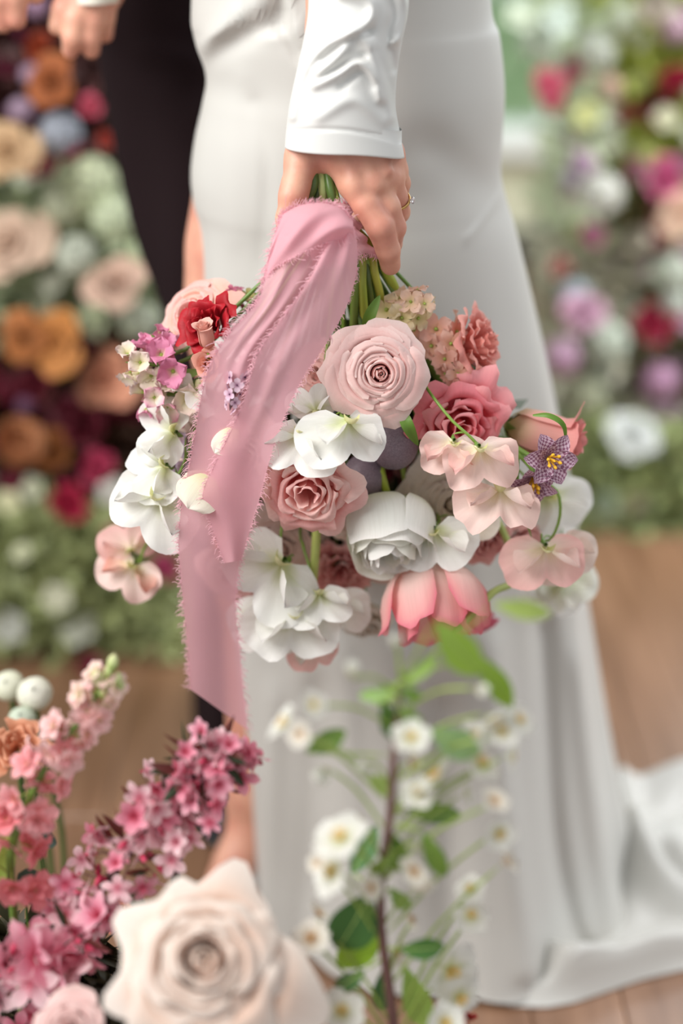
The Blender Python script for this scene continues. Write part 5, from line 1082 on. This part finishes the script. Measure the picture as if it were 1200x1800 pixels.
def shade(c, k):
    v = [int(c[i:i + 2], 16) for i in (1, 3, 5)]; return '#%02x%02x%02x' % tuple(min(255, int(a * k)) for a in v)
def c3(c, ctr=None): return (ctr or shade(c, .72), c, shade(c, 1.08))
rs = random.Random(9)
def fc(): return (rs.uniform(-.45, .45), rs.uniform(-.1, .55), 1)

# ---- left bank: each bloom the photo lets one single out
LEFT = [('rose', 92, 142, 44, '#b2683c', '#7c3a18', 'rust orange rose just below the man\'s fingertips'), ('ruffle', 68, 82, 26, '#9c4024', None, 'small brick red bloom above the rust orange rose'), ('cluster', 50, 128, 20, '#c4a6bc', None, 'small pale lilac cluster left of the rust orange rose'),
        ('cluster', 62, 8, 22, '#bf9cb8', None, 'lilac cluster at the top edge between the man\'s two hands'), ('cluster', 104, 226, 40, '#bcc4d0', None, 'bluish white cluster below the rust orange rose'), ('ruffle', 160, 188, 22, '#cf5e74', None, 'rosy red bloom against the dark trouser leg, upper one'),
        ('ruffle', 184, 248, 18, '#b2483c', None, 'small red bloom against the trouser leg beside the hydrangea top'), ('ruffle', 124, 266, 20, '#bc5064', None, 'dull pink-red bloom above the pale green hydrangea'), ('ruffle', 72, 296, 26, '#6e1c30', None, 'wine red bloom between the beige rose and the hydrangea'), ('cluster', 35, 192, 24, '#c2a8be', None, 'lilac cluster above the beige rose at the left edge'),
        ('rose', 16, 268, 56, '#d6b48c', '#a87c48', 'beige rose at the left edge'), ('cluster', 152, 312, 54, '#dbe3c0', None, 'large pale green hydrangea against the trouser leg'), ('cluster', 108, 350, 44, '#dde2c6', None, 'greenish cream hydrangea left of the large pale green one'), ('cluster', 192, 378, 44, '#d8e2c2', None, 'pale green hydrangea lower down along the trouser leg'),
        ('rose', 22, 432, 74, '#dec2ac', '#8e5c3c', 'large cream rose with a brown heart at the left edge'), ('rose', 205, 500, 54, '#dabaa6', '#a87c5c', 'blush rose with a tan heart beside the trouser leg'), ('cluster', 128, 448, 40, '#d6dccb', None, 'greyish green hydrangea between the two blush roses'), ('cluster', 246, 440, 34, '#cfdcb8', None, 'small green-white cluster tight against the trouser leg'),
        ('cluster', 250, 560, 36, '#c9d0bc', None, 'pale cluster between trouser leg and salmon rose'), ('rose', 42, 590, 42, '#c07c48', '#8a4a20', 'orange rose at the left edge, left one of a touching pair'), ('rose', 94, 604, 58, '#cc8a4c', '#94521c', 'orange rose, right and larger one of a touching pair'), ('rose', 190, 668, 60, '#dc9c7e', '#b86c48', 'salmon peach rose left of the pink snapdragons'),
        ('globe', 42, 778, 44, '#ca9066', '#98582e', 'tan orange ranunculus near the left edge'), ('rose', 94, 792, 34, '#b87440', '#804418', 'darker orange rose touching the tan orange ranunculus'), ('cluster', 46, 712, 18, '#77526e', None, 'small dusky purple cluster above the tan orange ranunculus'), ('ruffle', 172, 822, 32, '#b23a5a', None, 'magenta red bloom left of the white sweet peas'), ('ruffle', 120, 888, 36, '#b02446', None, 'bright crimson bloom above the green blossom stems'),
        ('open', 196, 862, 28, '#c4c0b8', None, 'greyish white blossom left of the lowest big white sweet pea'), ('ruffle', 60, 680, 34, '#6c2230', None, 'wine red bloom under the orange rose pair'), ('ruffle', 150, 752, 36, '#661c2c', None, 'dark wine bloom below the salmon peach rose'), ('ruffle', 118, 720, 28, '#5a1826', None, 'very dark red bloom left of the salmon peach rose'),
        ('ruffle', 290, 1000, 26, '#b04a6c', None, 'dull magenta bloom just left of the ribbon'), ('ruffle', 212, 940, 26, '#9c3450', None, 'crimson bloom behind the dangling pink sweet pea'), ('ruffle', 50, 1172, 30, '#a82a50', None, 'magenta bloom at the foot of the left bank, nearest the left edge'), ('ruffle', 108, 1182, 28, '#b83e68', None, 'magenta bloom at the foot of the left bank, middle of three'), ('ruffle', 158, 1172, 22, '#8c2a48', None, 'dark magenta bloom at the foot of the left bank, farthest right'),
        ('open', 100, 1050, 28, '#dcdcc4', None, 'cream blossom in the green stems, nearest the apricot bloom\'s column'), ('open', 14, 1102, 32, '#d0d2c8', None, 'white blossom low at the left edge'), ('open', 136, 1104, 34, '#d2d4c4', None, 'white blossom above the foot of the left bank'), ('open', 36, 970, 20, '#dadcbc', None, 'small cream blossom high in the green stems'), ('open', 14, 880, 24, '#dcdab4', None, 'pale yellow blossom at the left edge'), ('open', 55, 858, 24, '#cfd2b8', None, 'pale blossom under the tan orange ranunculus')]
for (k, x, y, r, c, ctr, lb) in LEFT:
    bank_flower(k, c3(c, ctr), x, y, 2.04 + rs.uniform(-.04, .05) + (.03 if y < 700 else 0), r * 1.08, lb, 'flowers of the left bank', fc())
# ---- right bank
RIGHT = [('ruffle', 965, 150, 30, '#dc7088', None, 'rose pink bloom standing out against the green window'), ('ruffle', 1008, 122, 22, '#cf6a86', None, 'smaller pink bloom right of the rose pink one'), ('ruffle', 972, 175, 22, '#c9506c', None, 'deeper pink bloom under the rose pink one'), ('cluster', 1052, 85, 40, '#d6dcd0', None, 'greenish white cluster right of the pink pair'), ('open', 920, 28, 34, '#d8e2cc', None, 'white-green blossom at the top beside the hip'), ('open', 985, 30, 34, '#d0dcd0', None, 'white-green blossom at the top edge'),
         ('cluster', 950, 62, 40, '#d0dccc', None, 'broad pale cluster above the rose pink bloom'), ('cluster', 1022, 288, 26, '#c4a4c0', None, 'lilac cluster beside the window sill'), ('cluster', 1000, 310, 22, '#b8b0bc', None, 'greyish lilac cluster on the line of the sill'), ('cluster', 1060, 338, 42, '#dedfd6', None, 'white cluster at sill height'), ('open', 1030, 200, 28, '#dde0a0', None, 'yellowish blossom under the pink pair'), ('ruffle', 1096, 200, 16, '#8c3a34', None, 'small dark red bloom in the yellow-green leaves'),
         ('cluster', 1075, 150, 24, '#d6b8a4', None, 'peachy cluster above the small dark red bloom'), ('ruffle', 1192, 145, 34, '#9a1c38', None, 'dark crimson bloom at the upper right edge'), ('open', 1172, 205, 24, '#dcdcbc', None, 'cream blossom under the upper crimson bloom'), ('ruffle', 1165, 312, 36, '#c8628c', None, 'mauve pink bloom above the peach rose'), ('rose', 1196, 372, 44, '#e2c2a8', '#c89878', 'peach rose at the right edge'), ('ruffle', 1158, 412, 28, '#a83a58', None, 'crimson pink bloom below the peach rose'), ('ruffle', 1042, 412, 20, '#b4548c', None, 'magenta bloom below the white cluster'),
         ('globe', 1120, 425, 26, '#c2bcaa', None, 'greyish white round bloom near the bright green leaves'), ('cluster', 1190, 478, 36, '#ccd4c4', None, 'pale green cluster at the right edge, upper of two'), ('cluster', 1192, 528, 30, '#d0d8cc', None, 'pale green cluster at the right edge, lower of two'), ('ruffle', 1158, 568, 42, '#b23250', None, 'big crimson bloom below the pale green clusters'), ('ruffle', 1025, 552, 38, '#dab4c8', None, 'pale pink bloom half way down the right bank'), ('cluster', 985, 622, 34, '#c8a4bc', None, 'mauve cluster beside the skirt'), ('ruffle', 992, 640, 20, '#b46882', None, 'dull pink bloom under the mauve cluster'),
         ('cluster', 1070, 600, 40, '#ccd6c6', None, 'whitish green cluster in the middle of the right bank'), ('cluster', 1160, 665, 34, '#c296b4', None, 'orchid pink cluster below the big crimson bloom'), ('rose', 1112, 768, 46, '#ccd0cc', '#b0b09c', 'bluish white rose low in the right bank'), ('cluster', 1040, 690, 34, '#b8bca0', None, 'sage cluster above the fritillaries\' level'), ('globe', 1062, 890, 24, '#b8c4ac', None, 'pale green round bloom near the foot of the right bank'), ('open', 1110, 880, 24, '#b4a890', None, 'tan blossom near the foot of the right bank'), ('ruffle', 985, 470, 20, '#b86e6a', None, 'brick pink bloom beside the skirt'),
         ('cluster', 1010, 515, 30, '#b4c4cc', None, 'bluish cluster above the pale pink bloom'), ('globe', 1150, 15, 30, '#e0d8cc', None, 'cream round bloom at the top right'), ('cluster', 1185, 45, 30, '#d4b4c4', None, 'pale orchid cluster at the top right corner'), ('cluster', 1095, 30, 34, '#d2dac4', None, 'greenish cream cluster at the top beside the dark post'), ('ruffle', 1122, 300, 22, '#b4788c', None, 'dusty rose bloom left of the mauve pink bloom'), ('ruffle', 1000, 545, 20, '#c47c8c', None, 'small rose bloom touching the pale pink one')]
for (k, x, y, r, c, ctr, lb) in RIGHT:
    bank_flower(k, c3(c, ctr), x, y, 2.48 + rs.uniform(-.04, .05) + (.0 if y > 500 else .04), r * 1.08, lb, 'flowers of the right bank', fc())
# small fillers, alike in their zone
CN = {'#5a1a30': 'wine red', '#6c2038': 'plum red', '#4c1428': 'dark plum', '#86502c': 'rust brown', '#9c6a80': 'dusky mauve', '#d6dcc0': 'sage cream', '#dee2d0': 'milky white', '#ccd6b4': 'pale green', '#5c1826': 'dark red', '#6e1c30': 'claret', '#7a2438': 'berry red', '#4a1420': 'blackish red',
      '#d6d8b4': 'pale yellow', '#ccd0b8': 'milky cream', '#b8c49c': 'pale lime', '#c8ccc0': 'greyish white', '#d4dab0': 'light lime', '#dcded0': 'soft white', '#c8a0b4': 'mauve pink', '#ccd28c': 'lime yellow', '#7c2038': 'wine red', '#902c48': 'berry red', '#6a2030': 'dark red',
      '#d0bcc8': 'pale lilac', '#c8d2c4': 'mint white', '#c8a8bc': 'orchid mauve', '#b4c0a0': 'sage green', '#b4c498': 'leaf green', '#c0ccb0': 'pale sage', '#ccc4b4': 'sand', '#a4b484': 'moss green'}
KW = {'ruffle': 'ruffled bloom', 'cluster': 'rounded cluster', 'open': 'open blossom'}
def fill(n, x0, x1, y0, y1, Y, r, kinds, cols, zones, group):
    """zones: (upper y limit, words) so that each label says where the small bloom sits"""
    for i in range(n):
        for tries in range(60):
            x, y = rs.uniform(x0, x1), rs.uniform(y0, y1); c = rs.choice(cols); k = rs.choice(kinds); zw = [w_ for lim, w_ in zones if y <= lim][0]
            xw = zw[0] if x < x0 + (x1 - x0) * .5 else zw[1]; lb = 'small %s %s %s' % (CN[c], KW[k], xw)
            if lb not in USED: break
        else: continue
        USED.add(lb); bank_flower(k, c3(c), x, y, Y + rs.uniform(0, .08), rs.uniform(*r), lb, group, fc())
USED = set()
fill(30, -60, 190, -60, 300, 2.12, (16, 30), ['ruffle', 'cluster'], ['#5a1a30', '#6c2038', '#4c1428', '#86502c', '#9c6a80'], [(90, ('left of the rust orange rose, under the hands', 'behind the man\'s fingers')), (999, ('above the beige rose at the edge', 'between rust rose and hydrangea'))], 'small dark blooms high in the left bank')
fill(30, -60, 290, 290, 580, 2.12, (20, 36), ['cluster', 'open'], ['#d6dcc0', '#dee2d0', '#ccd6b4'], [(430, ('beside the large cream rose', 'among the hydrangeas')), (999, ('above the orange rose pair', 'round the blush rose by the trousers'))], 'small pale blooms in the left bank')
fill(34, -60, 260, 600, 930, 2.12, (20, 36), ['ruffle', 'cluster'], ['#5c1826', '#6e1c30', '#7a2438', '#4a1420'], [(710, ('under the orange rose pair', 'beside the salmon peach rose')), (810, ('beside the tan orange ranunculus', 'below the salmon peach rose')), (999, ('above the green stems', 'near the bright crimson bloom'))], 'small wine blooms in the left bank')
fill(44, -60, 330, 930, 1170, 2.10, (15, 30), ['open', 'cluster'], ['#d6d8b4', '#ccd0b8', '#b8c49c', '#c8ccc0'], [(1010, ('high on the green stems', 'behind the dangling pink sweet pea')), (1090, ('half way down the green stems', 'on the stems beside the ribbon')), (999999, ('low above the magenta foot blooms', 'at the stem foot beside the ribbon'))], 'small pale blossoms low in the left bank')
fill(46, 1000, 1290, -40, 450, 2.56, (16, 32), ['open', 'cluster', 'ruffle'], ['#d4dab0', '#dcded0', '#c8a0b4', '#ccd28c'], [(110, ('at the top by the window', 'at the top right corner')), (250, ('near the pink pair', 'in the yellow-green leaves')), (350, ('around the lilac cluster', 'near the mauve pink bloom')), (999, ('under the white cluster', 'around the peach rose'))], 'small blooms high in the right bank')
fill(14, 1130, 1290, 150, 700, 2.56, (18, 32), ['ruffle'], ['#7c2038', '#902c48', '#6a2030'], [(400, ('above the peach rose', 'beyond the peach rose')), (999, ('round the big crimson bloom', 'beyond the big crimson bloom'))], 'small wine blooms in the right bank')
fill(40, 975, 1290, 450, 760, 2.56, (18, 32), ['cluster', 'open'], ['#d0bcc8', '#c8d2c4', '#c8a8bc', '#b4c0a0'], [(560, ('beside the pale pink bloom', 'under the pale green clusters')), (660, ('beside the mauve cluster', 'left of the orchid pink cluster')), (999, ('on the skirt side above the fritillaries', 'above the bluish white rose'))], 'small blooms in the middle of the right bank')
fill(44, 990, 1290, 740, 950, 2.54, (14, 26), ['open', 'cluster'], ['#b4c498', '#c0ccb0', '#ccc4b4', '#a4b484'], [(850, ('on the skirt side under the sage cluster', 'below the bluish white rose')), (9999, ('at the bank foot beside the skirt', 'at the bank foot by the right edge'))], 'small blooms at the foot of the right bank')

def bank_leaves(label, n, x0, x1, y0, y1, Y0, Y1, s0, s1, c, seed, c2=None):
    rs_ = np.random.RandomState(seed); o0 = W((x0 + x1) / 2, y1, Y1) * [1, 1, 0]
    def pos(n):
        return np.array([W(x, y, Y) for x, y, Y in zip(rs_.uniform(x0, x1, n), rs_.uniform(y0, y1, n), rs_.uniform(Y0, Y1, n))])
    v, f = leaf_cloud(rs_, n, pos, s0, s1); v[:, 2] = np.maximum(v[:, 2], .002); o = mesh_obj('foliage', v - o0, f, leafm(c, .25, c2=c2)); o.location = o0; tag(o, label, 'foliage', kind='stuff')
bank_leaves('dark wine-brown leaves behind the upper left bank', 2600, -140, 235, -120, 300, 2.16, 2.40, .03, .06, '#4a302a', 1, '#6a4444')
bank_leaves('mid green leaves behind the hydrangeas of the left bank', 2600, -140, 330, 280, 620, 2.16, 2.40, .03, .06, '#a6b48a', 2, '#ccd6b4')
bank_leaves('very dark leaves in the middle of the left bank', 3200, -140, 330, 560, 930, 2.14, 2.40, .03, .06, '#3c3a22', 3, '#643830')
bank_leaves('fresh green leaves and stems low in the left bank', 4200, -140, 345, 880, 1170, 2.05, 2.35, .02, .05, '#929c5e', 4, '#bcc492')
bank_leaves('yellow-green leaves high in the right bank', 3200, 1040, 1320, -120, 330, 2.60, 2.90, .03, .06, '#a4b44e', 5, '#ccd068')
bank_leaves('loose pale leaves near the window in the right bank', 420, 950, 1060, -60, 420, 2.56, 2.80, .03, .06, '#bccca4', 6, '#dce6c8')
bank_leaves('dark green leaves along the right edge of the right bank', 4200, 1085, 1330, 330, 860, 2.60, 2.90, .03, .06, '#5c6034', 7, '#7e6c46')
bank_leaves('sage leaves on the skirt side of the right bank', 2800, 955, 1110, 420, 900, 2.58, 2.85, .03, .06, '#b0b694', 8, '#d0c8b8')
bank_leaves('green leaves at the foot of the right bank', 3200, 985, 1330, 740, 945, 2.50, 2.80, .02, .05, '#8c9c5c', 9, '#b8c290')
